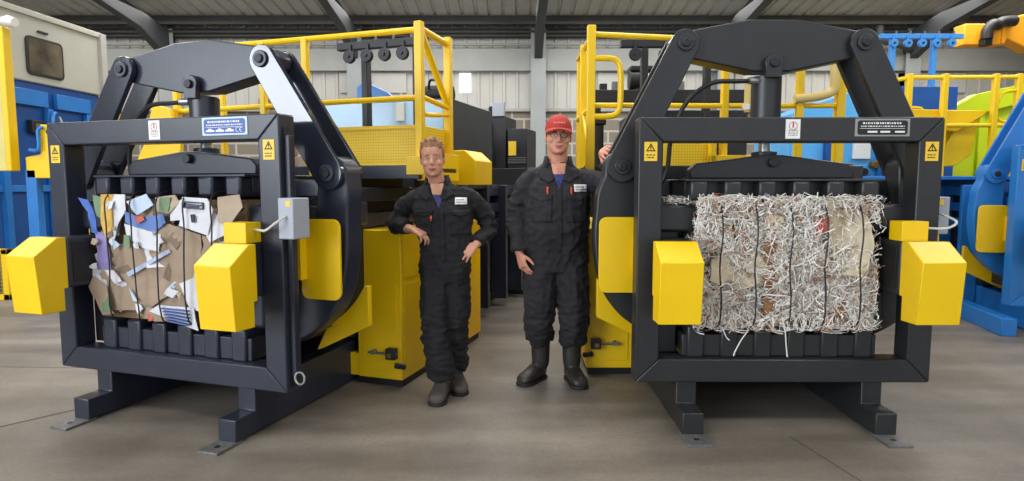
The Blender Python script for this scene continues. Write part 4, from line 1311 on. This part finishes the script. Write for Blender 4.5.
# right platform
pf, S = root_at('access_platform', 'yellow railed platform on top of the black baler, hooped gate at its left end', 'platform', POSE_R, 0, 1.5, 1.38)
S(MB().box(-1.02, 1.02, 1.10, 1.16, 1.44, 1.54)).build('deck_beam', M['black'], pf, .006)
S(MB().box(-1.02, 1.02, 1.16, 1.90, 1.49, 1.53)).build('deck', M['dark'], pf, .004)
for x in (-.5, .5):
    S(MB().box(x - .05, x + .05, 1.13, 1.9, 1.38, 1.492)).build('bearer', M['dark'], pf, .004)
CRM = mat('cream_pipe', srgb(232, 206, 130), .5)
for x, y, zt, w in ((-.985, 1.06, 2.53, .030), (-1.0, 1.45, 2.48, .024), (-.985, 1.85, 2.47, .024), (.04, 1.25, 2.50, .026), (.60, 1.25, 2.50, .026), (.90, 1.25, 2.50, .032)):
    post(S, pf, x, y, 1.50, zt, Y_, w)
rail(S, pf, [(-.985, 1.06, 2.47), (.04, 1.25, 2.47), (.90, 1.25, 2.47)], Y_, .02)
rail(S, pf, [(-.985, 1.06, 1.97), (.04, 1.25, 1.99), (.90, 1.25, 1.99)], Y_, .02)
rail(S, pf, [(-.985, 1.06, 2.45), (-1.0, 1.85, 2.45)], Y_, .02)
rail(S, pf, [(-.985, 1.06, 1.95), (-1.0, 1.85, 1.95)], Y_, .02)
rail(S, pf, [(-.985, 1.07, 1.62), (-1.0, 1.45, 1.98)], Y_, .016, 'brace')
rail(S, pf, bezier([(-.97, 1.05, 2.30), (-.86, 1.05, 2.30), (-.80, 1.05, 2.28), (-.775, 1.05, 2.20), (-.775, 1.05, 1.98), (-.80, 1.05, 1.91), (-.86, 1.05, 1.89), (-.97, 1.05, 1.89)], 5), Y_, .022, 'gate_hoop')
S(MB().tube(bezier([(.55, 1.22, 2.035), (.70, 1.22, 2.05), (.80, 1.22, 2.075), (.835, 1.22, 2.11), (.84, 1.22, 2.20), (.84, 1.22, 2.46)], 5), .033, 12)).build('cream_pipe', CRM, pf)
S(MB().tube([(.215, 1.22, 1.94), (.215, 1.22, 2.40)], .038, 12)).build('cream_pipe', CRM, pf)
for z in (1.955, 2.16):
    S(MB().cyl((.215, 1.22, z), (.215, 1.22, z + .04), .05, 12)).build('pipe_collar', M['white'], pf)
bx = S(MB().box(-.62, -.02, 1.25, 1.78, 1.53, 1.735)).build('mesh_box', M['yellow_mesh'], pf, .004)
S(MB().box(-.075, .30, 1.18, 1.24, 1.53, 1.62)).build('toe_plate', Y_, pf, .004)
S(MB().box(-.075, -.03, 1.18, 1.25, 1.53, 1.74)).build('toe_plate', Y_, pf, .004)

def pulley_stand(label, pose, x0, x1, y, posts, wheels, z, zb, m):
    r, S = root_at('pulley_stand', label, 'pulley stand', pose, (posts[0] + posts[1]) / 2, y, zb, 'wire pulley stands')
    S(MB().box(x0, x1, y - .03, y + .03, z - .03, z + .035)).build('cross_bar', m, r, .006)
    for x in posts:
        S(MB().box(x - .028, x + .028, y - .02, y + .06, zb, z - .02)).build('post', m, r, .006)
        S(MB().box(x - .07, x + .07, y - .05, y + .09, zb, zb + .012)).build('base_plate', m, r, .002)
    for x in wheels:
        sheave(S, r, x, y - .05, z - .095, m)
        S(MB().cyl((x, y - .085, z - .095), (x, y, z - .095), .014, 10)).build('axle', M['dark'], r)
        S(MB().box(x - .012, x + .012, y - .045, y - .03, z - .10, z + .01)).build('hanger', m, r)
        S(MB().cyl((x + .06, y, z + .03), (x + .06, y, z + .075), .012, 8)).build('guide_peg', M['steelpad'], r)
    return r
pulley_stand('dark pulley stand with four wheels behind the yellow rail of the navy baler', POSE_L, -.14, .70, 2.05, (.12, .61), (.0, .17, .34, .51), 2.59, 1.36, M['dark'])
pulley_stand('dark pulley stand with one wheel showing behind the gate of the black baler', POSE_R, -.63, .20, 1.95, (-.42, .12), (-.51, -.26), 2.60, 1.36, M['dark'])
# hoppers
PANEL_REFL = mat('panel_reflected_light', srgb(168, 208, 242), .25, 0, .04, 3)  # light reflected off the dark hopper front, painted as pale blue
hp, S = root_at('feed_hopper', 'dark feed hopper with reflected light painted on its front panel behind the navy baler platform', 'hopper', POSE_L, 0, 3.0, 1.36)
S(MB().prism([(2.4, 1.36), (3.5, 1.36), (3.5, 2.17), (2.4, 2.17)], 'x', -.72, .76)).build('hopper_body', M['dark'], hp, .006)
S(MB().box(-.70, .70, 2.385, 2.40, 1.62, 2.155)).build('front_panel', PANEL_REFL, hp, .003)
S(MB().prism([(-.16, 2.17), (.24, 2.17), (.16, 2.24), (-.08, 2.35), (-.16, 2.30)], 'y', 2.36, 2.40)).build('blue_flap', M['blue'], hp, .004)
S(MB().box(.24, .32, 2.36, 2.385, 1.98, 2.14)).build('notice', M['white'], hp)
S(MB().box(-.10, .02, 2.33, 2.385, 1.78, 1.93)).build('bracket_plate', M['dark'], hp, .004)
S(MB().prism([(.78, 1.40), (1.12, 1.40), (1.12, 1.60), (1.02, 1.69), (.78, 1.69)], 'y', 2.10, 2.5)).build('side_guard', Y_, hp, .006)
mt = S(MB().cyl((.35, 2.7, 2.25), (.65, 2.7, 2.25), .09, 18)).build('motor', M['rubber'], hp, .008)
S(MB().tube(bezier([(.45, 2.62, 2.30), (.50, 2.55, 2.36), (.58, 2.55, 2.34), (.62, 2.6, 2.25)], 5), .012, 8)).build('motor_cable', M['rubber'], mt)
hp, S = root_at('feed_hopper', 'dark feed hopper with a motor on top behind the gate of the black baler', 'hopper', POSE_R, 0, 3.0, 1.36)
S(MB().prism([(2.6, 1.36), (3.6, 1.36), (3.6, 2.12), (2.6, 2.12)], 'x', -.36, .72)).build('hopper_body', M['dark'], hp, .006)
S(MB().box(-.86, .75, 2.55, 2.62, 2.19, 2.31)).build('top_beam', M['rubber'], hp, .006)
S(MB().box(-.80, -.70, 2.62, 2.70, 1.36, 2.20)).build('support_post', M['dark'], hp, .006)
mt = S(MB().cyl((-.42, 2.7, 2.42), (-.20, 2.7, 2.42), .10, 18)).build('motor', M['rubber'], hp, .008)
S(MB().box(-.42, -.14, 2.62, 2.80, 2.50, 2.55)).build('motor_cover', M['rubber'], mt, .01)
S(MB().box(-.36, -.26, 2.64, 2.76, 2.28, 2.35)).build('motor_foot', M['dark'], mt, .004)
S(MB().tube(bezier([(-.32, 2.58, 2.48), (-.27, 2.54, 2.45), (-.24, 2.54, 2.38), (-.23, 2.57, 2.31)], 5), .012, 8)).build('motor_cable', M['cable'], mt)
for k, (x, y) in enumerate(((-.72, 2.58), (-.60, 2.58), (-.10, 2.58), (.02, 2.58))):
    S(MB().box(x, x + .07, y - .02, y + .05, 2.30, 2.37 + .02 * (k % 2))).build('valve_block', M['steelpad'] if k % 2 else M['rubber'], hp, .005)
S(MB().cyl((-.83, 1.98, 1.36), (-.83, 1.98, 1.92), .07, 16)).build('oil_filter', M['dark'], hp, .008)
S(MB().cyl((-.83, 1.98, 1.92), (-.83, 1.98, 1.97), .09, 16)).build('filter_cap', M['rubber'], hp, .006)
# power pack at the far end of the left baler
pp, S = root_at('power_pack', 'black power pack with ribbed sides standing behind the navy baler', 'power pack', POSE_L, .45, 5.2, 0)
S(MB().box(.02, .78, 4.80, 5.9, .0, 1.62)).build('tank', M['rubber'], pp, .01)
S(MB().box(.10, .46, 4.86, 5.3, 1.62, 2.28)).build('pump_tower', M['rubber'], pp, .01)
S(MB().cyl((.28, 5.0, 2.28), (.28, 5.0, 2.42), .10, 16)).build('breather', M['dark'], pp, .006)
S(MB().box(.48, .74, 4.86, 5.3, 1.62, 2.12)).build('switch_box', M['dark'], pp, .01)
S(MB().box(.50, .60, 4.845, 4.86, 1.78, 1.96)).build('warning_sticker', M['sticker'], pp)
S(MB().box(.28, .44, 4.84, 4.90, 2.28, 2.46)).build('terminal_box', M['greybox'], pp, .006)
for k in range(3):
    S(MB().tube(bezier([(.16 + .05 * k, 4.84, 2.2), (.14 + .06 * k, 4.80, 2.0), (.20 + .05 * k, 4.80, 1.8), (.16 + .07 * k, 4.84, 1.62)], 5), .014, 8)).build('oil_hose', M['steelpad'] if k == 1 else M['rubber'], pp)
for k in range(4):
    S(MB().box(.49, .73, 4.845, 4.86, 1.68 + .022 * k, 1.69 + .022 * k)).build('louvre', M['steelpad'], pp)
for k in range(5):
    S(MB().box(.78, .82, 4.9 + .2 * k, 4.96 + .2 * k, .1, 1.55)).build('cooling_rib', M['dark'], pp, .004)
S(MB().box(.04, .12, 4.785, 4.80, .90, 1.02)).build('warning_sticker', M['sticker'], pp)
S(MB().box(-.1, .95, 4.75, 5.95, -.0, .06)).build('base_frame', M['dark'], pp, .004)
S(MB().tube(bezier([(.70, 4.78, 1.5), (.80, 4.72, 1.2), (.78, 4.70, .9), (.60, 4.76, .6)], 6), .02, 8)).build('oil_hose', M['rubber'], pp)
S(MB().prism([(.50, 4.74), (.78, 4.74), (.78, 4.80), (.50, 4.80)], 'z', .45, .75)).build('drain_cover', M['greybox'], pp, .004)

# ------------------------------------------------------------------ FAR MACHINES
# back-right blue baler of the same kind
baler_blue = make_baler(POSE_B, 'blue baler cut off by the right edge of the photo', M['blue'], M['blue'], 2.30, .885, 1.506, 'B')
# blue press with its railed platform between the black and the blue baler
bp = thing('blue_press', 'blue press with hopper standing behind the black baler', 'press', (4.9, 8.4, 0))
def Sb(mb):
    mb.v = [(x - 4.9, y - 8.4, z) for x, y, z in mb.v]
    return mb
Sb(MB().box(3.2, 6.05, 8.0, 9.4, .25, 1.50)).build('press_body', M['deepblue'], bp, .01)
Sb(MB().box(3.2, 6.9, 7.7, 7.86, 1.22, 1.46)).build('top_channel', M['blue'], bp, .01)
Sb(MB().box(3.2, 6.9, 7.7, 7.86, .72, .96)).build('lower_channel', M['deepblue'], bp, .01)
for x in (3.4, 5.0, 6.7):
    Sb(MB().box(x - .08, x + .08, 7.72, 9.3 if x < 6 else 8.5, 0, .80)).build('support_leg', M['deepblue'], bp, .008)
Sb(MB().prism([(3.60, 1.50), (4.72, 1.50), (4.72, 2.68), (4.36, 2.60), (3.60, 2.32)], 'y', 8.0, 9.2)).build('hopper_side', M['skyblue'], bp, .008)
Sb(MB().box(4.74, 5.72, 8.0, 9.2, 1.50, 2.66)).build('hopper_front', M['deepblue'], bp, .008)
Sb(MB().prism(rrect(4.98, 5.22, 2.26, 2.36, .03), 'y', 7.93, 7.945)).build('handle_plate', M['deepblue'], bp)
Sb(MB().tube(bezier([(4.97, 7.99, 2.22), (4.97, 7.93, 2.34), (5.02, 7.93, 2.38), (5.18, 7.93, 2.38), (5.23, 7.93, 2.34), (5.23, 7.99, 2.22)], 4), .018, 8)).build('pull_handle', Y_, bp)
Sb(MB().box(4.86, 4.95, 7.96, 8.0, 2.50, 2.62)).build('isolator', Y_, bp, .008)
Sb(MB().box(4.40, 4.62, 7.97, 8.0, 1.74, 1.98)).build('notice', M['white'], bp)
Sb(MB().box(5.12, 5.40, 7.96, 8.0, 1.62, 1.92)).build('side_hatch', M['rubber'], bp, .02)
Sb(MB().box(4.70, 4.76, 7.94, 8.0, 1.50, 2.62)).build('corner_post', M['blue'], bp, .008)
for k, (x, z) in enumerate(((4.33, 1.63), (4.52, 1.57), (4.66, 1.66))):
    Sb(MB().cyl((x, 7.9, z), (x, 8.0, z), .05, 12)).build('valve', M['brass'] if k != 1 else M['dark'], bp, .006)
Sb(MB().box(3.62, 4.0, 7.90, 8.0, 1.52, 1.70)).build('pipe_manifold', M['blue'], bp, .01)
Sb(MB().box(4.02, 4.10, 7.92, 8.0, 1.50, 2.0)).build('corner_post', M['deepblue'], bp, .008)
# its platform
rp = thing('access_platform', 'yellow railed platform with four posts in front of the lime hopper', 'platform', (5.0, 7.2, 1.46))
def Sp(mb):
    mb.v = [(x - 5.0, y - 7.2, z - 1.46) for x, y, z in mb.v]
    return mb
Sp(MB().box(3.9, 6.8, 6.95, 7.86, 1.46, 1.50)).build('deck', M['blue'], rp, .004)
for x in (4.45, 4.85, 5.42, 5.68):
    Sp(MB().box(x - .032, x + .032, 6.97, 7.03, 1.49, 2.64)).build('post', Y_, rp, .01)
Sp(MB().tube([(3.9, 7.35, 2.50), (4.45, 7.0, 2.60), (6.8, 7.0, 2.61)], .025, 10)).build('guard_rail', Y_, rp)
Sp(MB().tube([(4.45, 7.0, 2.07), (6.8, 7.0, 2.07)], .024, 10)).build('guard_rail', Y_, rp)
Sp(MB().tube(bezier([(5.68, 7.0, 2.10), (5.50, 7.0, 2.12), (5.44, 7.0, 2.22), (5.50, 7.0, 2.42), (5.68, 7.0, 2.46)], 5), .018, 8)).build('gate_hoop', Y_, rp)
Sp(MB().prism([(4.52, 2.26), (5.40, 2.24), (5.34, 2.18), (5.05, 2.00), (4.60, 2.06)], 'y', 7.05, 7.6)).build('tray', M['orange'] if False else Y_, rp, .01)
Sp(MB().prism([(4.86, 1.60), (5.05, 2.0), (5.34, 2.16), (5.28, 1.75), (5.10, 1.62)], 'y', 7.10, 7.5)).build('chute', Y_, rp, .01)
# blue pulley stand
M['rackblue'] = mat('rack_blue_paint', srgb(62, 140, 212), .4, 0, .05, 4)
pulley_stand('blue pulley stand with five wheels above the blue press', (5.45, 8.3, 0), -.53, .58, .12, (-.34, .215), (-.365, -.175, .015, .206, .408), 3.38, 2.655, M['rackblue'])
# lime hopper
lh = thing('lime_hopper', 'lime green sloping hopper behind the yellow railing at the right', 'hopper', (6.9, 9.2, 0))
def Sl(mb):
    mb.v = [(x - 6.9, y - 9.2, z) for x, y, z in mb.v]
    return mb
Sl(MB().prism([(6.15, 1.2), (8.4, 1.2), (8.4, 2.55), (7.2, 2.56), (6.30, 2.36)], 'y', 8.75, 10.2)).build('hopper_shell', M['lime'], lh, .01)
Sl(MB().prism([(6.0, 2.40), (6.45, 2.66), (7.1, 2.80), (8.4, 2.86), (8.4, 2.60), (7.2, 2.56), (6.3, 2.34)], 'y', 8.65, 8.80)).build('hopper_lip', M['lime'], lh, .01)
for x in (6.35, 8.2):
    for yy in (8.85, 10.0):
        Sl(MB().box(x - .05, x + .05, yy - .05, yy + .05, 0, 1.25)).build('leg', M['lime'], lh, .008)
Sl(MB().box(6.55, 6.62, 8.70, 8.76, 1.3, 2.4)).build('stiffener', M['lime'], lh, .008)
# orange jib of the crane on the right hand wall
oj = thing('jib_crane', 'orange crane jib under the roof at the upper right corner', 'crane', (15.0, 12.0, 4.3))
def So(mb):
    mb.v = [(x - 15.0, y - 12.0, z - 4.3) for x, y, z in mb.v]
    return mb
So(MB().prism([(8.52, 4.04), (9.30, 4.04), (9.34, 4.16), (9.80, 3.93), (15.0, 3.93), (15.0, 4.85), (10.6, 4.85), (9.30, 4.52), (9.28, 4.43), (8.52, 4.43)], 'y', 11.85, 12.15)).build('jib_beam', M['orange'], oj, .02)
So(MB().tube(bezier([(8.85, 11.72, 4.12), (8.86, 11.72, 4.28), (8.95, 11.72, 4.38), (9.05, 11.74, 4.38), (9.16, 11.76, 4.44), (9.40, 11.78, 4.46)], 5), .10, 12)).build('hose_guard', M['rubber'], oj)
So(MB().box(8.80, 8.95, 11.70, 11.86, 4.0, 4.14)).build('end_stop', M['rubber'], oj, .01)
So(MB().box(9.20, 9.26, 11.80, 11.86, 4.06, 4.42)).build('bolted_flange', M['orange'], oj, .004)
# dark pipe bracketed to the back wall
dpn = MB().tube(bezier([(9.05, 15.5, 5.35), (9.06, 15.5, 5.05), (9.12, 15.5, 4.98), (9.3, 15.5, 4.95), (9.62, 15.5, 4.86), (9.9, 15.62, 4.80), (9.95, 15.83, 4.78)], 5), .10, 12).build('vent_pipe', M['rafter'])
tag(dpn, 'dark bent vent pipe high on the back wall above the blue pulley stand', 'pipe')

# left: blue press line carrying the cream control cabin, with its yellow mast
lp_ = thing('blue_press', 'blue press with yellow mast at the left edge, under the cream cabin', 'press', (-7.6, 9.6, 0))
def Q(mb):
    c, s = math.cos(-.08), math.sin(-.08)
    mb.v = [(c * x - s * y - 7.42 + 7.6, s * x + c * y + 9.1 - 9.6, z) for x, y, z in mb.v]
    return mb
Q(MB().box(-2.8, -.06, -.6, 1.95, .30, 2.98)).build('press_body', M['deepblue'], lp_, .01)
for a, b in ((-.35, .42), (.60, 1.30)):
    Q(MB().box(-.06, .02, a + .35, b + .35, 2.62, 2.86)).build('upper_panel', M['blue'], lp_, .006)
for yy in (-.1, .75, 1.55):
    Q(MB().box(-.06, .03, yy, yy + .10, .30, 2.60)).build('stiffener', M['blue'], lp_, .006)
Q(MB().box(-.06, .0, -.5, 1.9, 1.30, 1.40)).build('seam', M['blue'], lp_, .006)
for yy in (-.5, 1.7):
    Q(MB().box(-.5, -.1, yy, yy + .2, 0, .32)).build('support_leg', M['deepblue'], lp_, .006)
PALEY = mat('faded_yellow_paint', srgb(222, 208, 130), .6, 0, .12, 3)
sb = Q(MB().box(-.06, .04, .42, .66, 2.20, 2.40)).build('socket_box', M['rubber'], lp_, .008)
Q(MB().box(.04, .05, .48, .56, 2.25, 2.35)).build('socket', M['steelpad'], sb)
Q(MB().tube(bezier([(.03, .95, 2.50), (.06, 1.05, 2.2), (.05, 1.12, 1.9), (.03, 1.16, 1.7)], 5), .018, 8)).build('air_hose', M['cable'], lp_)
Q(MB().tube(bezier([(.03, .72, 1.75), (.08, .74, 2.3), (.06, .80, 2.52), (.02, .9, 2.55)], 5), .03, 8)).build('conduit', M['blue'], lp_)
def W(mb):
    mb.v = [(x + 7.6, y - 9.6, z) for x, y, z in mb.v]
    return mb
ms = W(MB().box(-7.2, -6.42, 7.9, 8.0, 1.58, 3.36)).build('mast', PALEY, lp_, .01)
W(MB().box(-6.44, -6.37, 7.86, 8.0, 1.58, 3.38)).build('mast_flange', M['yellow'], lp_, .01)
W(MB().box(-6.32, -6.18, 8.0, 8.12, 0, 1.60)).build('mast_post', M['blue'], lp_, .01)
W(MB().box(-6.9, -6.75, 8.0, 8.12, 0, 1.60)).build('mast_post', M['deepblue'], lp_, .01)
W(MB().prism([(-6.30, 1.49), (-5.72, 1.49), (-5.72, 2.16), (-6.08, 2.18), (-6.10, 1.80), (-6.30, 1.76)], 'y', 8.0, 8.5)).build('bracket', M['yellow'], lp_, .01)
W(MB().box(-6.02, -5.74, 8.5, 9.0, 1.55, 1.68)).build('bracket_arm', M['yellow'], lp_, .01)
W(MB().tube(bezier([(-6.22, 7.98, 1.85), (-6.10, 7.96, 1.85), (-6.08, 7.96, 1.95), (-6.08, 7.96, 2.10), (-6.02, 7.97, 2.14)], 4), .022, 8)).build('grab_handle', M['blue'], lp_)
W(MB().cyl((-5.92, 7.99, 2.08), (-5.92, 7.92, 2.08), .035, 12)).build('control_knob', M['rubber'], lp_)
gd = W(MB().box(-7.4, -6.16, 7.42, 7.5, .04, .60)).build('mesh_guard', grid_mat('dark_mesh', srgb(48, 50, 46), srgb(150, 130, 40), 22, .6, .14), lp_, .004)
for a in ((-7.42, -6.14, 7.40, 7.52, .56, .62), (-7.42, -6.14, 7.40, 7.52, .0, .07), (-6.21, -6.14, 7.40, 7.52, .0, .62)):
    W(MB().box(*a)).build('guard_frame', M['yellow'], gd, .004)
Q(MB().box(-.35, .0, 1.96, 2.40, 2.25, 2.97)).build('end_bracket', M['yellow'], lp_, .01)
wl = W(MB().tube([(-6.70, 7.9, 3.47), (-6.42, 7.9, 3.47), (-6.36, 7.9, 3.45)], .035, 10)).build('lamp_arm', M['blue'], lp_)
W(MB().cyl((-6.5, 7.95, 3.36), (-6.5, 7.92, 3.47), .03, 10)).build('lamp_foot', M['blue'], lp_)
W(MB().tube([(-6.40, 7.9, 3.455), (-6.30, 7.88, 3.44), (-6.20, 7.86, 3.42)], [.04, .075, .055], 12)).build('lamp_head', M['white'], lp_)
CAB = mat('cream_cabin', srgb(184, 182, 170), .6, 0, .04, 2)
cb = thing('control_cabin', 'cream control cabin with rounded window on top of the left blue press', 'cabin', (-7.6, 9.6, 2.98))
def K(mb):
    Q(mb); mb.v = [(x, y, z - 2.98) for x, y, z in mb.v]
    return mb
K(MB().box(-2.8, 0, -1.2, 1.95, 2.98, 4.0)).build('cabin_shell', CAB, cb, .02)
K(MB().box(-2.85, .04, -1.25, 2.0, 3.97, 4.06)).build('roof_edge', CAB, cb, .01)
K(MB().box(-.06, .06, 1.93, 2.06, 2.98, 4.05)).build('corner_post', M['clad'], cb, .006)
def yz(poly, x0, x1, name, m, parent, bev=.004):
    return K(MB().prism(poly, 'x', x0, x1)).build(name, m, parent, bev)
wf = yz(rrect(.42, 1.12, 3.09, 3.68, .08), .0, .025, 'window_frame', M['rubber'], cb)
GLS = mat('glass_painted_reflection', srgb(92, 82, 66), .14, 0, .7, 2.5)  # brown mottling paints in the boxes reflected by the glass
yz(rrect(.46, 1.08, 3.13, 3.64, .06), .025, .03, 'window_glass', GLS, wf, 0)
yz([(.66, 3.76), (.84, 3.76), (.84, 3.79), (.66, 3.79)], .0, .03, 'vent_slot', M['rubber'], cb, 0)
# dark waste stack at the back, left of centre
bt = thing('paper_stack', 'brown stack of waste paper far behind the railing of the navy baler', 'paper stack', (-4.57, 12.2, 0))
rnd = random.Random(3)
for k in range(14):
    a = rnd.uniform(-.05, .05); z = .22 * k
    MB().box(-.30 + a, .30 + a, -.25, .25, z, z + .215).build('paper_bundle', PAPER['core'] if k % 2 else PAPER['brownprint'], bt, .03)
